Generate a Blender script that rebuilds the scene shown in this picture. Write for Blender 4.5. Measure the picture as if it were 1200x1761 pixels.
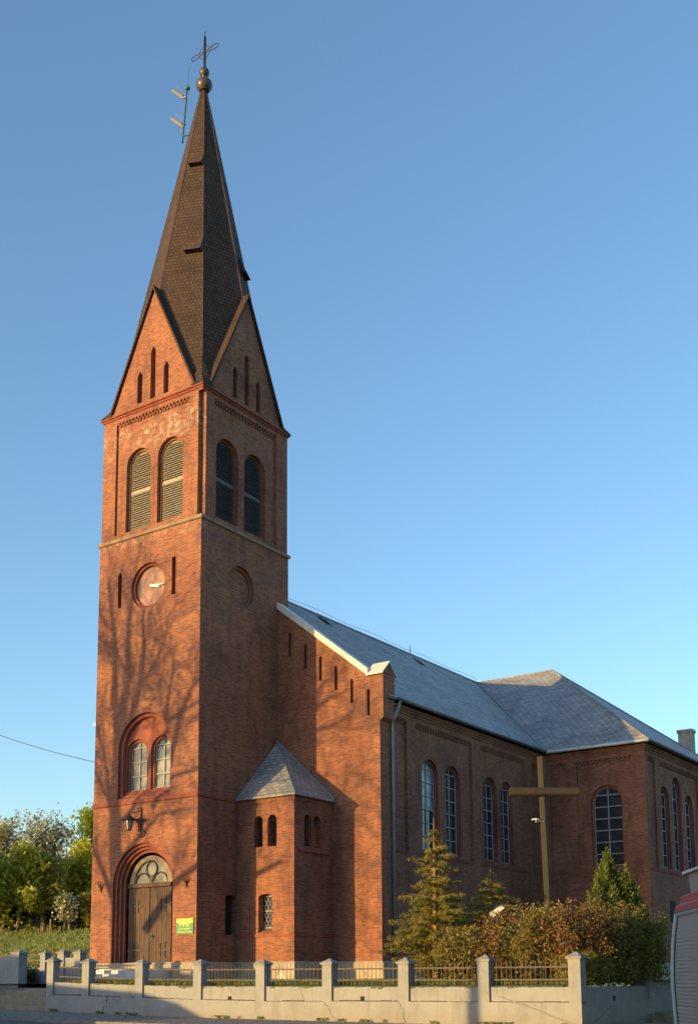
import bpy, bmesh, math, random
import numpy as np
from mathutils import Vector, Matrix
from mathutils.geometry import tessellate_polygon

random.seed(7); np.random.seed(7)
for o in list(bpy.data.objects): bpy.data.objects.remove(o)
scene = bpy.context.scene
COL = scene.collection
PI = math.pi

# ------------------------------------------------------------------ camera
cam_d = bpy.data.cameras.new("camera"); cam = bpy.data.objects.new("camera", cam_d); COL.objects.link(cam)
CP = Vector((36.3426, -40.2448, -0.8493))
CR = Vector((0.822847, 0.568225, -0.006578)); CU = Vector((0.088003, -0.115985, 0.989345)); CF = Vector((-0.561408, 0.814658, 0.145443))
m = Matrix.Identity(4)
for i in range(3):
    m[i][0] = CR[i]; m[i][1] = CU[i]; m[i][2] = -CF[i]; m[i][3] = CP[i]
cam.matrix_world = m
cam_d.sensor_fit = 'VERTICAL'; cam_d.sensor_height = 36.0
cam_d.lens = 1991.97 / 1761.0 * 36.0
cam_d.shift_y = (1391.9 - 880.5) / 1761.0
cam_d.clip_start = 0.1; cam_d.clip_end = 6000
scene.camera = cam

# ------------------------------------------------------------------ light
SUN_EL = math.radians(5.7)
TX, TY = 0.41, 1.0                        # horizontal travel of the sunlight
TL = math.hypot(TX, TY)
TRAVEL = Vector((TX, TY, -math.tan(SUN_EL) * TL)).normalized()
world = bpy.data.worlds.new("World"); scene.world = world; world.use_nodes = True
wn = world.node_tree.nodes; wl = world.node_tree.links
sky = wn.new('ShaderNodeTexSky'); sky.sky_type = 'NISHITA'; sky.sun_disc = False
sky.sun_elevation = SUN_EL; sky.sun_rotation = math.atan2(-TX, -TY)
sky.air_density = 1.0; sky.dust_density = 0.8; sky.ozone_density = 2.5; sky.altitude = 0
wl.new(sky.outputs[0], wn['Background'].inputs[0]); wn['Background'].inputs[1].default_value = 0.15
sd = bpy.data.lights.new("sun", 'SUN'); sun = bpy.data.objects.new("sun", sd); COL.objects.link(sun)
sd.energy = 3.1; sd.angle = math.radians(0.5); sd.color = (0.74, 0.485, 0.165)
sun.rotation_euler = TRAVEL.to_track_quat('-Z', 'Y').to_euler(); sun.location = (-30, -80, 60)
vs = scene.view_settings
vs.view_transform = 'Standard'; vs.look = 'None'; vs.exposure = 1.6; vs.gamma = 1.0; vs.use_curve_mapping = False

# ------------------------------------------------------------------ materials
def new_mat(name):
    mt = bpy.data.materials.new(name); mt.use_nodes = True
    nt = mt.node_tree
    return mt, nt, nt.nodes['Principled BSDF']

def N(nt, t, **kw):
    n = nt.nodes.new(t)
    for k, v in kw.items(): setattr(n, k, v)
    return n

def math_node(nt, op, a, b=None):
    n = N(nt, 'ShaderNodeMath', operation=op)
    for i, v in enumerate((a, b)):
        if v is None: continue
        if isinstance(v, (int, float)): n.inputs[i].default_value = v
        else: nt.links.new(v, n.inputs[i])
    return n.outputs[0]

def mixc(nt, fac, a, b, blend='MIX'):
    n = N(nt, 'ShaderNodeMix', data_type='RGBA', blend_type=blend)
    if isinstance(fac, (int, float)): n.inputs[0].default_value = fac
    else: nt.links.new(fac, n.inputs[0])
    for i, v in ((6, a), (7, b)):
        if isinstance(v, tuple): n.inputs[i].default_value = (v[0], v[1], v[2], 1)
        else: nt.links.new(v, n.inputs[i])
    return n.outputs[2]

def noise(nt, vec, scale, detail=4, rough=0.55):
    n = N(nt, 'ShaderNodeTexNoise'); n.inputs['Scale'].default_value = scale
    n.inputs['Detail'].default_value = detail; n.inputs['Roughness'].default_value = rough
    if vec is not None: nt.links.new(vec, n.inputs['Vector'])
    return n.outputs['Fac']

def ramp(nt, fac, stops):
    n = N(nt, 'ShaderNodeValToRGB'); e = n.color_ramp.elements
    while len(e) < len(stops): e.new(0.5)
    for el, (p, c) in zip(e, stops):
        el.position = p; el.color = (c, c, c, 1) if isinstance(c, (int, float)) else (c[0], c[1], c[2], 1)
    nt.links.new(fac, n.inputs[0])
    return n.outputs[0]

def facing_uv(nt, zscale=1.0):
    """(along the wall, up, 0) from the world position, whichever way the wall faces"""
    g = N(nt, 'ShaderNodeNewGeometry')
    sp = N(nt, 'ShaderNodeSeparateXYZ'); nt.links.new(g.outputs['Position'], sp.inputs[0])
    sn = N(nt, 'ShaderNodeSeparateXYZ'); nt.links.new(g.outputs['True Normal'], sn.inputs[0])
    ax = math_node(nt, 'ABSOLUTE', sn.outputs[0]); ay = math_node(nt, 'ABSOLUTE', sn.outputs[1])
    mk = math_node(nt, 'GREATER_THAN', ay, ax)
    u = N(nt, 'ShaderNodeMix', data_type='FLOAT')
    nt.links.new(mk, u.inputs[0]); nt.links.new(sp.outputs[1], u.inputs[2]); nt.links.new(sp.outputs[0], u.inputs[3])
    c = N(nt, 'ShaderNodeCombineXYZ'); nt.links.new(u.outputs[0], c.inputs[0])
    nt.links.new(math_node(nt, 'MULTIPLY', sp.outputs[2], zscale), c.inputs[1])
    return c.outputs[0], g.outputs['Position'], sp

def bump(nt, bsdf, height, strength, dist=0.02):
    b = N(nt, 'ShaderNodeBump'); b.inputs['Strength'].default_value = strength; b.inputs['Distance'].default_value = dist
    nt.links.new(height, b.inputs['Height']); nt.links.new(b.outputs[0], bsdf.inputs['Normal'])

def brick_mat(name, c1, c2, mortar, stains=False, w=0.27, h=0.081):
    mt, nt, bs = new_mat(name)
    uv, pos, sp = facing_uv(nt)
    br = N(nt, 'ShaderNodeTexBrick'); nt.links.new(uv, br.inputs['Vector'])
    br.inputs['Scale'].default_value = 1; br.inputs['Brick Width'].default_value = w; br.inputs['Row Height'].default_value = h
    br.inputs['Mortar Size'].default_value = 0.012; br.inputs['Mortar Smooth'].default_value = 0.3; br.inputs['Bias'].default_value = -0.1
    br.inputs['Color1'].default_value = (*c1, 1); br.inputs['Color2'].default_value = (*c2, 1); br.inputs['Mortar'].default_value = (*mortar, 1)
    big = noise(nt, pos, 0.35, 5, 0.6)
    col = mixc(nt, 1.0, br.outputs[0], ramp(nt, big, [(0.30, (0.66, 0.62, 0.65)), (0.48, (0.97, 0.96, 0.97)), (0.70, (1.14, 1.20, 1.14))]), 'MULTIPLY')
    st = N(nt, 'ShaderNodeMapping'); nt.links.new(pos, st.inputs[0]); st.inputs['Scale'].default_value = (2.2, 2.2, 0.5)
    med = noise(nt, st.outputs[0], 0.9, 6, 0.65)
    col = mixc(nt, 1.0, col, ramp(nt, med, [(0.32, (0.72, 0.69, 0.72)), (0.52, (1, 1, 1)), (0.75, (1.15, 1.15, 1.1))]), 'MULTIPLY')
    if stains:                                             # lime washed out of the joints in known zones of the tower
        z = sp.outputs[2]
        def zone(a, b, c, d):
            up = N(nt, 'ShaderNodeMapRange'); nt.links.new(z, up.inputs[0]); up.inputs[1].default_value = a; up.inputs[2].default_value = b
            dn = N(nt, 'ShaderNodeMapRange'); nt.links.new(z, dn.inputs[0]); dn.inputs[1].default_value = c; dn.inputs[2].default_value = d
            dn.inputs[3].default_value = 1; dn.inputs[4].default_value = 0
            return math_node(nt, 'MULTIPLY', up.outputs[0], dn.outputs[0])
        front = math_node(nt, 'LESS_THAN', sp.outputs[1], 0.4)
        n1 = ramp(nt, noise(nt, pos, 3.6, 7, 0.85), [(0.49, 0.0), (0.60, 1.0)])
        n2 = ramp(nt, noise(nt, pos, 0.8, 3, 0.6), [(0.42, 0.0), (0.58, 1.0)])
        za = math_node(nt, 'ADD', zone(25.9, 26.7, 27.3, 28.0), zone(20.7, 21.2, 21.5, 21.62))
        za = math_node(nt, 'ADD', za, math_node(nt, 'MULTIPLY', zone(8.6, 9.3, 9.6, 10.4), 0.35))
        f = math_node(nt, 'MULTIPLY', math_node(nt, 'MULTIPLY', n1, n2), math_node(nt, 'MULTIPLY', za, front))
        f = math_node(nt, "MULTIPLY", f, 0.8)
        col = mixc(nt, f, col, (0.52, 0.43, 0.35))
        n3 = ramp(nt, noise(nt, pos, 0.55, 4, 0.7), [(0.60, 0.0), (0.70, 0.35)])
        col = mixc(nt, n3, col, (0.16, 0.10, 0.085))
    nt.links.new(col, bs.inputs['Base Color'])
    bs.inputs['Roughness'].default_value = 0.9
    bump(nt, bs, br.outputs['Fac'], -0.5, 0.008)
    return mt

def plain(name, col, rough=0.7, var=0.15, scale=2.0, metal=0.0, bump_s=0.0, streak=None):
    mt, nt, bs = new_mat(name)
    g = N(nt, 'ShaderNodeNewGeometry'); vec = g.outputs['Position']
    if streak:
        mp = N(nt, 'ShaderNodeMapping'); nt.links.new(vec, mp.inputs[0]); mp.inputs['Scale'].default_value = streak; vec = mp.outputs[0]
    nz = noise(nt, vec, scale, 6, 0.65)
    lo = tuple(c * (1 - var * 1.6) for c in col); hi = tuple(min(1, c * (1 + var)) for c in col)
    c = ramp(nt, nz, [(0.28, lo), (0.5, col), (0.75, hi)])
    nt.links.new(c, bs.inputs['Base Color'])
    bs.inputs['Roughness'].default_value = rough; bs.inputs['Metallic'].default_value = metal
    if bump_s: bump(nt, bs, nz, bump_s, 0.03)
    return mt

def slate_mat(name, c1, c2, gap, zs=1.65, w=0.34, h=0.24, rough=0.6):
    mt, nt, bs = new_mat(name)
    uv, pos, sp = facing_uv(nt, zs)
    br = N(nt, 'ShaderNodeTexBrick'); nt.links.new(uv, br.inputs['Vector'])
    br.inputs['Scale'].default_value = 1; br.inputs['Brick Width'].default_value = w; br.inputs['Row Height'].default_value = h
    br.inputs['Mortar Size'].default_value = 0.022; br.inputs['Mortar Smooth'].default_value = 0.4
    br.inputs['Color1'].default_value = (*c1, 1); br.inputs['Color2'].default_value = (*c2, 1); br.inputs['Mortar'].default_value = (*gap, 1)
    n1 = noise(nt, pos, 0.5, 6, 0.7)
    col = mixc(nt, 1.0, br.outputs[0], ramp(nt, n1, [(0.3, (0.7, 0.7, 0.72)), (0.5, (1, 1, 1)), (0.72, (1.2, 1.2, 1.18))]), 'MULTIPLY')
    mp = N(nt, 'ShaderNodeMapping'); nt.links.new(pos, mp.inputs[0]); mp.inputs['Scale'].default_value = (1, 1, 2.5)
    dk = ramp(nt, noise(nt, mp.outputs[0], 1.6, 5, 0.75), [(0.58, 0.0), (0.68, 0.7)])
    col = mixc(nt, dk, col, (c2[0] * .45, c2[1] * .45, c2[2] * .45))
    nt.links.new(col, bs.inputs['Base Color']); bs.inputs['Roughness'].default_value = rough; bs.inputs['Specular IOR Level'].default_value = 0.5 if rough < .7 else 0.25
    bump(nt, bs, br.outputs['Fac'], -0.6, 0.012)
    return mt

def leaf_mat(name, cols, trans=0.25, rough=0.6):
    mt, nt, bs = new_mat(name)
    g = N(nt, 'ShaderNodeNewGeometry')
    pn = noise(nt, g.outputs['Position'], 1.3, 3)
    f = math_node(nt, 'ADD', math_node(nt, 'MULTIPLY', g.outputs['Random Per Island'], 0.65), math_node(nt, 'MULTIPLY', pn, 0.40))
    k = len(cols) - 1
    c = ramp(nt, f, [(0.12 + 0.76 * i / k, c) for i, c in enumerate(cols)])
    nt.links.new(c, bs.inputs['Base Color']); bs.inputs['Roughness'].default_value = rough
    if trans:
        tr = N(nt, 'ShaderNodeBsdfTranslucent'); nt.links.new(c, tr.inputs[0])
        mx = N(nt, 'ShaderNodeMixShader'); mx.inputs[0].default_value = trans
        nt.links.new(bs.outputs[0], mx.inputs[1]); nt.links.new(tr.outputs[0], mx.inputs[2])
        nt.links.new(mx.outputs[0], nt.nodes['Material Output'].inputs['Surface'])
    return mt

def plaster_mat():
    mt, nt, bs = new_mat("white_plaster")
    g = N(nt, 'ShaderNodeNewGeometry'); pos = g.outputs['Position']
    n1 = noise(nt, pos, 1.1, 6, 0.7)
    c = ramp(nt, n1, [(0.25, (0.205, 0.205, 0.205)), (0.5, (0.275, 0.277, 0.28)), (0.75, (0.31, 0.312, 0.315))])
    mp = N(nt, 'ShaderNodeMapping'); nt.links.new(pos, mp.inputs[0]); mp.inputs['Scale'].default_value = (5, 5, 0.7)
    c = mixc(nt, ramp(nt, noise(nt, mp.outputs[0], 1.0, 5, 0.7), [(0.50, 0.0), (0.72, 0.6)]), c, (0.19, 0.18, 0.165))
    sp = N(nt, 'ShaderNodeSeparateXYZ'); nt.links.new(pos, sp.inputs[0])
    low = N(nt, 'ShaderNodeMapRange'); nt.links.new(sp.outputs[2], low.inputs[0])
    low.inputs[1].default_value = -2.15; low.inputs[2].default_value = -1.7; low.inputs[3].default_value = 1; low.inputs[4].default_value = 0
    dirt = math_node(nt, 'MULTIPLY', low.outputs[0], noise(nt, pos, 3.0, 5, 0.7))
    c = mixc(nt, dirt, c, (0.26, 0.21, 0.16))
    vo = N(nt, 'ShaderNodeTexVoronoi', feature='DISTANCE_TO_EDGE'); vo.inputs['Scale'].default_value = 0.33
    wv = N(nt, 'ShaderNodeMix', data_type='VECTOR'); wv.inputs[0].default_value = 0.12
    nz3 = N(nt, 'ShaderNodeTexNoise'); nz3.inputs['Scale'].default_value = 3.0; nz3.inputs['Detail'].default_value = 5; nt.links.new(pos, nz3.inputs['Vector'])
    nt.links.new(pos, wv.inputs[4]); nt.links.new(nz3.outputs['Color'], wv.inputs[5]); nt.links.new(wv.outputs[1], vo.inputs['Vector'])
    crack = ramp(nt, vo.outputs['Distance'], [(0.0, 1.0), (0.006, 0.0)])
    crack = math_node(nt, 'MULTIPLY', crack, ramp(nt, noise(nt, pos, 0.45, 2), [(0.5, 0.0), (0.56, 1.0)]))
    c = mixc(nt, math_node(nt, 'MULTIPLY', crack, 0.75), c, (0.12, 0.09, 0.07))
    nt.links.new(c, bs.inputs['Base Color']); bs.inputs['Roughness'].default_value = 0.88
    bump(nt, bs, noise(nt, pos, 14, 5, 0.6), 0.25, 0.01)
    return mt

M = {}
M['brick'] = brick_mat("red_brick", (0.335, 0.104, 0.046), (0.150, 0.046, 0.031), (0.24, 0.15, 0.10), stains=True)
M['trim'] = brick_mat("moulded_brick", (0.33, 0.075, 0.042), (0.24, 0.055, 0.036), (0.22, 0.10, 0.07), w=0.13, h=0.08)
M['slate'] = slate_mat("roof_slate", (0.355, 0.345, 0.345), (0.235, 0.23, 0.235), (0.075, 0.072, 0.072), w=0.42, h=0.30)
M['spire'] = slate_mat("spire_shingles", (0.088, 0.054, 0.040), (0.060, 0.038, 0.030), (0.026, 0.018, 0.016), zs=1.03, w=0.19, h=0.21, rough=0.85)
M['spire_edge'] = plain("spire_edge_strip", (0.11, 0.068, 0.05), 0.5, 0.2, 2.0)
M['stone'] = plain("plinth_stone", (0.36, 0.30, 0.23), 0.9, 0.30, 1.6, bump_s=0.3)
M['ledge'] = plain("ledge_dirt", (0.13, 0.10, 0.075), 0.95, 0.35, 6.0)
M['grime'] = plain("green_grime", (0.115, 0.115, 0.065), 0.95, 0.35, 6.0)
M['sill'] = plain("weathered_stone", (0.27, 0.18, 0.12), 0.9, 0.30, 3.0, bump_s=0.3)
M['coping'] = plain("pale_coping", (0.62, 0.60, 0.56), 0.6, 0.10, 2.0)
M['zinc'] = plain("zinc", (0.23, 0.25, 0.27), 0.45, 0.15, 4.0, metal=0.25)
M['zinc_dark'] = plain("zinc_dark", (0.12, 0.13, 0.14), 0.45, 0.2, 4.0, metal=0.3)
M['iron'] = plain("wrought_iron", (0.035, 0.033, 0.035), 0.6, 0.2, 6.0)
M['fence_iron'] = plain("painted_fence_iron", (0.17, 0.135, 0.10), 0.55, 0.25, 8.0)
M['finial'] = plain("finial_copper", (0.075, 0.06, 0.065), 0.42, 0.2, 4.0, metal=0.2)
M['plaster'] = plaster_mat()
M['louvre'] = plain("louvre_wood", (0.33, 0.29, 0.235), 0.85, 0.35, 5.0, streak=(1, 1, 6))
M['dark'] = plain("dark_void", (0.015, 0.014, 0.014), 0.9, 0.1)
M['door'] = plain("door_planks", (0.092, 0.052, 0.038), 0.8, 0.40, 3.0, streak=(7, 7, 0.5), bump_s=0.3)
M['tymp'] = plain("tympanum_plaster", (0.27, 0.20, 0.14), 0.9, 0.25, 4.0)
M['clock'] = plain("clock_copper", (0.30, 0.145, 0.105), 0.5, 0.35, 1.2, metal=0.15)
M['white'] = plain("white_paint", (0.80, 0.80, 0.78), 0.5, 0.06)
M['bar'] = plain("glazing_bar_paint", (0.34, 0.36, 0.37), 0.5, 0.08)
M['wood'] = plain("cross_timber", (0.034, 0.028, 0.020), 0.8, 0.3, 3.0, streak=(6, 6, 0.6), bump_s=0.2)
M['bark'] = plain("bark", (0.17, 0.125, 0.085), 0.9, 0.3, 6.0)
M['bark_dark'] = plain("bark_dark", (0.07, 0.055, 0.045), 0.9, 0.3, 6.0)
M['bark_gold'] = plain("spruce_bark", (0.30, 0.19, 0.085), 0.9, 0.25, 6.0)
M['asphalt'] = plain("asphalt", (0.085, 0.08, 0.078), 0.92, 0.22, 3.0, bump_s=0.2)
M['paving'] = plain("paving", (0.19, 0.165, 0.15), 0.92, 0.2, 2.2, bump_s=0.15)
M['kerb'] = plain("kerb_stone", (0.17, 0.165, 0.16), 0.9, 0.2, 3.0)
M['step'] = plain("step_stone", (0.27, 0.215, 0.155), 0.9, 0.25, 2.5, bump_s=0.2)
M['white_step'] = plain("limewashed_step", (0.66, 0.63, 0.58), 0.9, 0.2, 3.0)
M['soil'] = plain("yard_soil", (0.10, 0.12, 0.05), 0.95, 0.35, 3.0, bump_s=0.3)
M['hill'] = plain("bank_grass", (0.16, 0.20, 0.035), 0.95, 0.35, 0.35, bump_s=0.4)
M['grass'] = leaf_mat("grass_blades", [(0.13, 0.18, 0.025), (0.19, 0.23, 0.04), (0.27, 0.27, 0.07)], 0.3)
M['sign_green'] = plain("sign_green", (0.03, 0.22, 0.07), 0.5, 0.06)
M['sign_yellow'] = plain("sign_yellow", (0.72, 0.52, 0.06), 0.5, 0.05)
M['sign_text'] = plain("sign_lettering", (0.88, 0.72, 0.22), 0.5, 0.03)
M['antenna_green'] = plain("green_pole", (0.03, 0.11, 0.10), 0.5, 0.1)
M['antenna_grey'] = plain("antenna_casing", (0.20, 0.175, 0.19), 0.5, 0.1)
M['shutter'] = plain("aluminium_slats", (0.30, 0.265, 0.25), 0.55, 0.06, 1.5, metal=0.1)
M['red'] = plain("red_paint", (0.36, 0.022, 0.035), 0.4, 0.06)
M['trimgrey'] = plain("grey_trim", (0.38, 0.42, 0.47), 0.4, 0.06)
M['rubber'] = plain("rubber", (0.02, 0.02, 0.022), 0.7, 0.1)
M['housewall'] = plain("house_render", (0.52, 0.48, 0.42), 0.9, 0.1)
M['rooftile'] = plain("house_tile", (0.28, 0.10, 0.06), 0.85, 0.2)

def glass_mat(name, col, rough, streaky=0.0):
    mt, nt, bs = new_mat(name)
    g = N(nt, 'ShaderNodeNewGeometry')
    nz = noise(nt, g.outputs['Position'], 1.7, 3)
    c = ramp(nt, nz, [(0.35, tuple(x * .55 for x in col)), (0.65, tuple(x * (1.2 + streaky) for x in col))])
    nt.links.new(c, bs.inputs['Base Color']); bs.inputs['Roughness'].default_value = rough
    bs.inputs['Specular IOR Level'].default_value = 0.6
    bump(nt, bs, noise(nt, g.outputs['Position'], 2.5, 2), 0.12, 0.05)
    return mt
M['glass'] = glass_mat("window_glass", (0.035, 0.042, 0.050), 0.12)
M['glass_pale'] = glass_mat("grey_reflect_glass", (0.15, 0.15, 0.135), 0.3, 0.5)  # greyish reflection of the tower windows put into the base colour
M['glass_fan'] = glass_mat("fanlight_glass", (0.12, 0.12, 0.105), 0.3, 0.5)
M['louvre_dark'] = plain("louvre_dark_grey", (0.10, 0.105, 0.11), 0.8, 0.3, 5.0)  # darker louvre colour, for the side face only
M['cap'] = plain("stained_cap", (0.255, 0.25, 0.24), 0.9, 0.35, 5.0, bump_s=0.2)
M['glass_blue'] = glass_mat("pale_pane", (0.22, 0.27, 0.30), 0.3, 0.6)
M['lantern_glass'] = plain("frosted_glass", (0.34, 0.34, 0.33), 0.4, 0.05)

M['spruce'] = leaf_mat("spruce_needles", [(0.075, 0.085, 0.012), (0.16, 0.155, 0.020), (0.27, 0.225, 0.030), (0.38, 0.30, 0.05)], 0.25)
M['thuja'] = leaf_mat("thuja_sprays", [(0.050, 0.085, 0.015), (0.10, 0.14, 0.022), (0.19, 0.20, 0.03)], 0.15)
M['hedge_red'] = leaf_mat("russet_leaves", [(0.13, 0.048, 0.026), (0.20, 0.080, 0.030), (0.20, 0.125, 0.032), (0.22, 0.20, 0.045)], 0.25)
M['hedge_mix'] = leaf_mat("amber_leaves", [(0.14, 0.070, 0.024), (0.19, 0.125, 0.026), (0.20, 0.175, 0.032), (0.29, 0.28, 0.055)], 0.25)
M['hedge_green'] = leaf_mat("olive_leaves", [(0.10, 0.11, 0.018), (0.17, 0.17, 0.022), (0.25, 0.22, 0.03), (0.33, 0.30, 0.05)], 0.25)
M['tree_yellow'] = leaf_mat("spring_leaves", [(0.26, 0.30, 0.03), (0.42, 0.44, 0.04), (0.52, 0.50, 0.06), (0.60, 0.56, 0.10)], 0.5)
M['tree_green'] = leaf_mat("green_leaves", [(0.20, 0.27, 0.035), (0.33, 0.40, 0.045), (0.45, 0.48, 0.07)], 0.5)
M['tree_pale'] = leaf_mat("pale_catkin_leaves", [(0.253, 0.253, 0.115), (0.38, 0.356, 0.172), (0.506, 0.471, 0.276)], 0.35)
M['tree_brown'] = leaf_mat("budding_leaves", [(0.27, 0.25, 0.04), (0.38, 0.35, 0.05), (0.46, 0.43, 0.07)], 0.5)
M['blossom'] = leaf_mat("white_blossom", [(0.16, 0.20, 0.04), (0.24, 0.27, 0.08), (0.30, 0.32, 0.14), (0.66, 0.65, 0.56)], 0.2)
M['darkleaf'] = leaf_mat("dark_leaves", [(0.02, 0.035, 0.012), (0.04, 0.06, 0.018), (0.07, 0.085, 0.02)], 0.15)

# ------------------------------------------------------------------ mesh helpers
class MB:
    def __init__(s): s.v = []; s.f = []
    def poly(s, pts):
        k = len(s.v); s.v += [tuple(p) for p in pts]; s.f.append(tuple(range(k, k + len(pts)))); return s
    def box(s, lo, hi):
        x0, y0, z0 = lo; x1, y1, z1 = hi; k = len(s.v)
        s.v += [(x0, y0, z0), (x1, y0, z0), (x1, y1, z0), (x0, y1, z0), (x0, y0, z1), (x1, y0, z1), (x1, y1, z1), (x0, y1, z1)]
        s.f += [tuple(k + i for i in q) for q in ((0, 3, 2, 1), (4, 5, 6, 7), (0, 1, 5, 4), (1, 2, 6, 5), (2, 3, 7, 6), (3, 0, 4, 7))]; return s
    def hexa(s, a, b):                 # bottom quad a, top quad b
        k = len(s.v); s.v += [tuple(p) for p in a] + [tuple(p) for p in b]; n = len(a)
        s.f.append(tuple(k + i for i in reversed(range(n)))); s.f.append(tuple(k + n + i for i in range(n)))
        for i in range(n):
            j = (i + 1) % n; s.f.append((k + i, k + j, k + n + j, k + n + i))
        return s
    def slab(s, pts, t):               # polygon thickened downwards along its normal
        a = [Vector(p) for p in pts]; n = (a[1] - a[0]).cross(a[2] - a[0]).normalized()
        if n.z < 0: n = -n
        return s.hexa([p - n * t for p in a], a)
    def tube(s, pts, r, n=8, cap=True):
        P = [Vector(p) for p in pts]; R = r if isinstance(r, (list, tuple)) else [r] * len(P)
        k = len(s.v); ref = None
        for i, p in enumerate(P):
            t = (P[min(i + 1, len(P) - 1)] - P[max(i - 1, 0)])
            t = t.normalized() if t.length > 1e-9 else Vector((0, 0, 1))
            if ref is None or abs(ref.dot(t)) > 0.95: ref = Vector((1, 0, 0)) if abs(t.x) < 0.8 else Vector((0, 1, 0))
            a = (ref - t * ref.dot(t)).normalized(); b = t.cross(a); ref = a
            for j in range(n):
                q = 2 * PI * j / n; s.v.append(tuple(p + (a * math.cos(q) + b * math.sin(q)) * R[i]))
        for i in range(len(P) - 1):
            for j in range(n):
                j2 = (j + 1) % n; s.f.append((k + i * n + j, k + i * n + j2, k + (i + 1) * n + j2, k + (i + 1) * n + j))
        if cap:
            s.f.append(tuple(k + j for j in reversed(range(n)))); s.f.append(tuple(k + (len(P) - 1) * n + j for j in range(n)))
        return s
    def lathe(s, prof, c, n=20):       # prof: (r, z)
        k = len(s.v)
        for r, z in prof:
            for j in range(n):
                q = 2 * PI * j / n; s.v.append((c[0] + r * math.cos(q), c[1] + r * math.sin(q), c[2] + z))
        for i in range(len(prof) - 1):
            for j in range(n):
                j2 = (j + 1) % n; s.f.append((k + i * n + j, k + i * n + j2, k + (i + 1) * n + j2, k + (i + 1) * n + j))
        return s

def tags(o, label=None, cat=None, group=None, kind=None):
    if label: o['label'] = label
    if cat: o['category'] = cat
    if group: o['group'] = group
    if kind: o['kind'] = kind
    return o

def obj(name, mb, mat, parent=None, smooth=False, fix=True):
    me = bpy.data.meshes.new(name); me.from_pydata(mb.v, [], mb.f); me.update()
    if fix:
        bm = bmesh.new(); bm.from_mesh(me); bmesh.ops.recalc_face_normals(bm, faces=bm.faces); bm.to_mesh(me); bm.free()
    me.materials.append(mat)
    if smooth:
        me.polygons.foreach_set('use_smooth', [True] * len(me.polygons))
    o = bpy.data.objects.new(name, me); COL.objects.link(o)
    if parent:
        o.parent = parent; o.matrix_parent_inverse = Matrix.Translation(-world_loc(parent))
    return o

def world_loc(o):
    p = Vector(o.location)
    return p if o.type == 'EMPTY' else Vector((0, 0, 0))

def thing(name, loc, label, cat, group=None):
    o = bpy.data.objects.new(name, None); COL.objects.link(o); o.location = loc; o.empty_display_size = 0.3
    return tags(o, label, cat, group)

def quads(name, P, A, B, mat, parent=None):
    """many separate leaf quads: centre P, half vectors A, B (N,3)"""
    n = len(P); V = np.empty((n, 4, 3), np.float32)
    V[:, 0] = P - A - B * 0.25; V[:, 1] = P - B; V[:, 2] = P + A + B * 0.25; V[:, 3] = P + B
    me = bpy.data.meshes.new(name)
    me.vertices.add(n * 4); me.vertices.foreach_set('co', V.ravel())
    me.loops.add(n * 4); me.loops.foreach_set('vertex_index', np.arange(n * 4, dtype=np.int32))
    me.polygons.add(n); me.polygons.foreach_set('loop_start', np.arange(0, n * 4, 4, dtype=np.int32))
    me.update(calc_edges=True); me.validate()
    me.materials.append(mat)
    o = bpy.data.objects.new(name, me); COL.objects.link(o)
    if parent:
        o.parent = parent; o.matrix_parent_inverse = Matrix.Translation(-world_loc(parent))
    return o

def rnd_dirs(n):
    d = np.random.normal(size=(n, 3)); return d / np.linalg.norm(d, axis=1, keepdims=True)

def leaves(name, P, size, mat, parent, aspect=0.5, jitter=0.35, axis=None, axis_w=0.0):
    P = np.asarray(P, float); n = len(P)
    s = size * (1 + jitter * np.random.uniform(-1, 1, (n, 1)))
    a = rnd_dirs(n)
    if axis is not None:
        a = a * (1 - axis_w) + axis * axis_w; a /= np.linalg.norm(a, axis=1, keepdims=True)
    b = np.cross(a, rnd_dirs(n)); b /= np.linalg.norm(b, axis=1, keepdims=True) + 1e-9
    return quads(name, P, a * s, b * s * aspect, mat, parent)

# --- walls with openings -----------------------------------------------------
class Plane:
    def __init__(s, o, u, n): s.o = Vector(o); s.u = Vector(u); s.n = Vector(n)
    def p(s, a, z, d=0): return s.o + s.u * a + Vector((0, 0, z)) - s.n * d

def arch(u0, u1, z0, z1, n=14):
    r = (u1 - u0) / 2; c = (u0 + u1) / 2; zs = z1 - r
    return [(u0, z0), (u1, z0)] + [(c + r * math.cos(PI * i / n), zs + r * math.sin(PI * i / n)) for i in range(n + 1)]
def segm(u0, u1, z0, z1, rise=0.15, n=6):
    c = (u0 + u1) / 2; h = (u1 - u0) / 2
    return [(u0, z0), (u1, z0)] + [(c + h * math.cos(PI * i / n), z1 - rise + rise * math.sin(PI * i / n)) for i in range(n + 1)]
def lancet(u0, u1, z0, z1):
    c = (u0 + u1) / 2; w = u1 - u0
    return [(u0, z0), (u1, z0), (u1, z1 - w * .8), (c, z1), (u0, z1 - w * .8)]
def rect(u0, u1, z0, z1): return [(u0, z0), (u1, z0), (u1, z1), (u0, z1)]
def circle(c, z, r, n=28): return [(c + r * math.cos(2 * PI * i / n), z + r * math.sin(2 * PI * i / n)) for i in range(n)]

def hole(out, d, holes=(), inner=None, open_=False, trim=False):
    return dict(out=out, d=d, holes=list(holes), inner=inner or out, open=open_, trim=trim)

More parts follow.
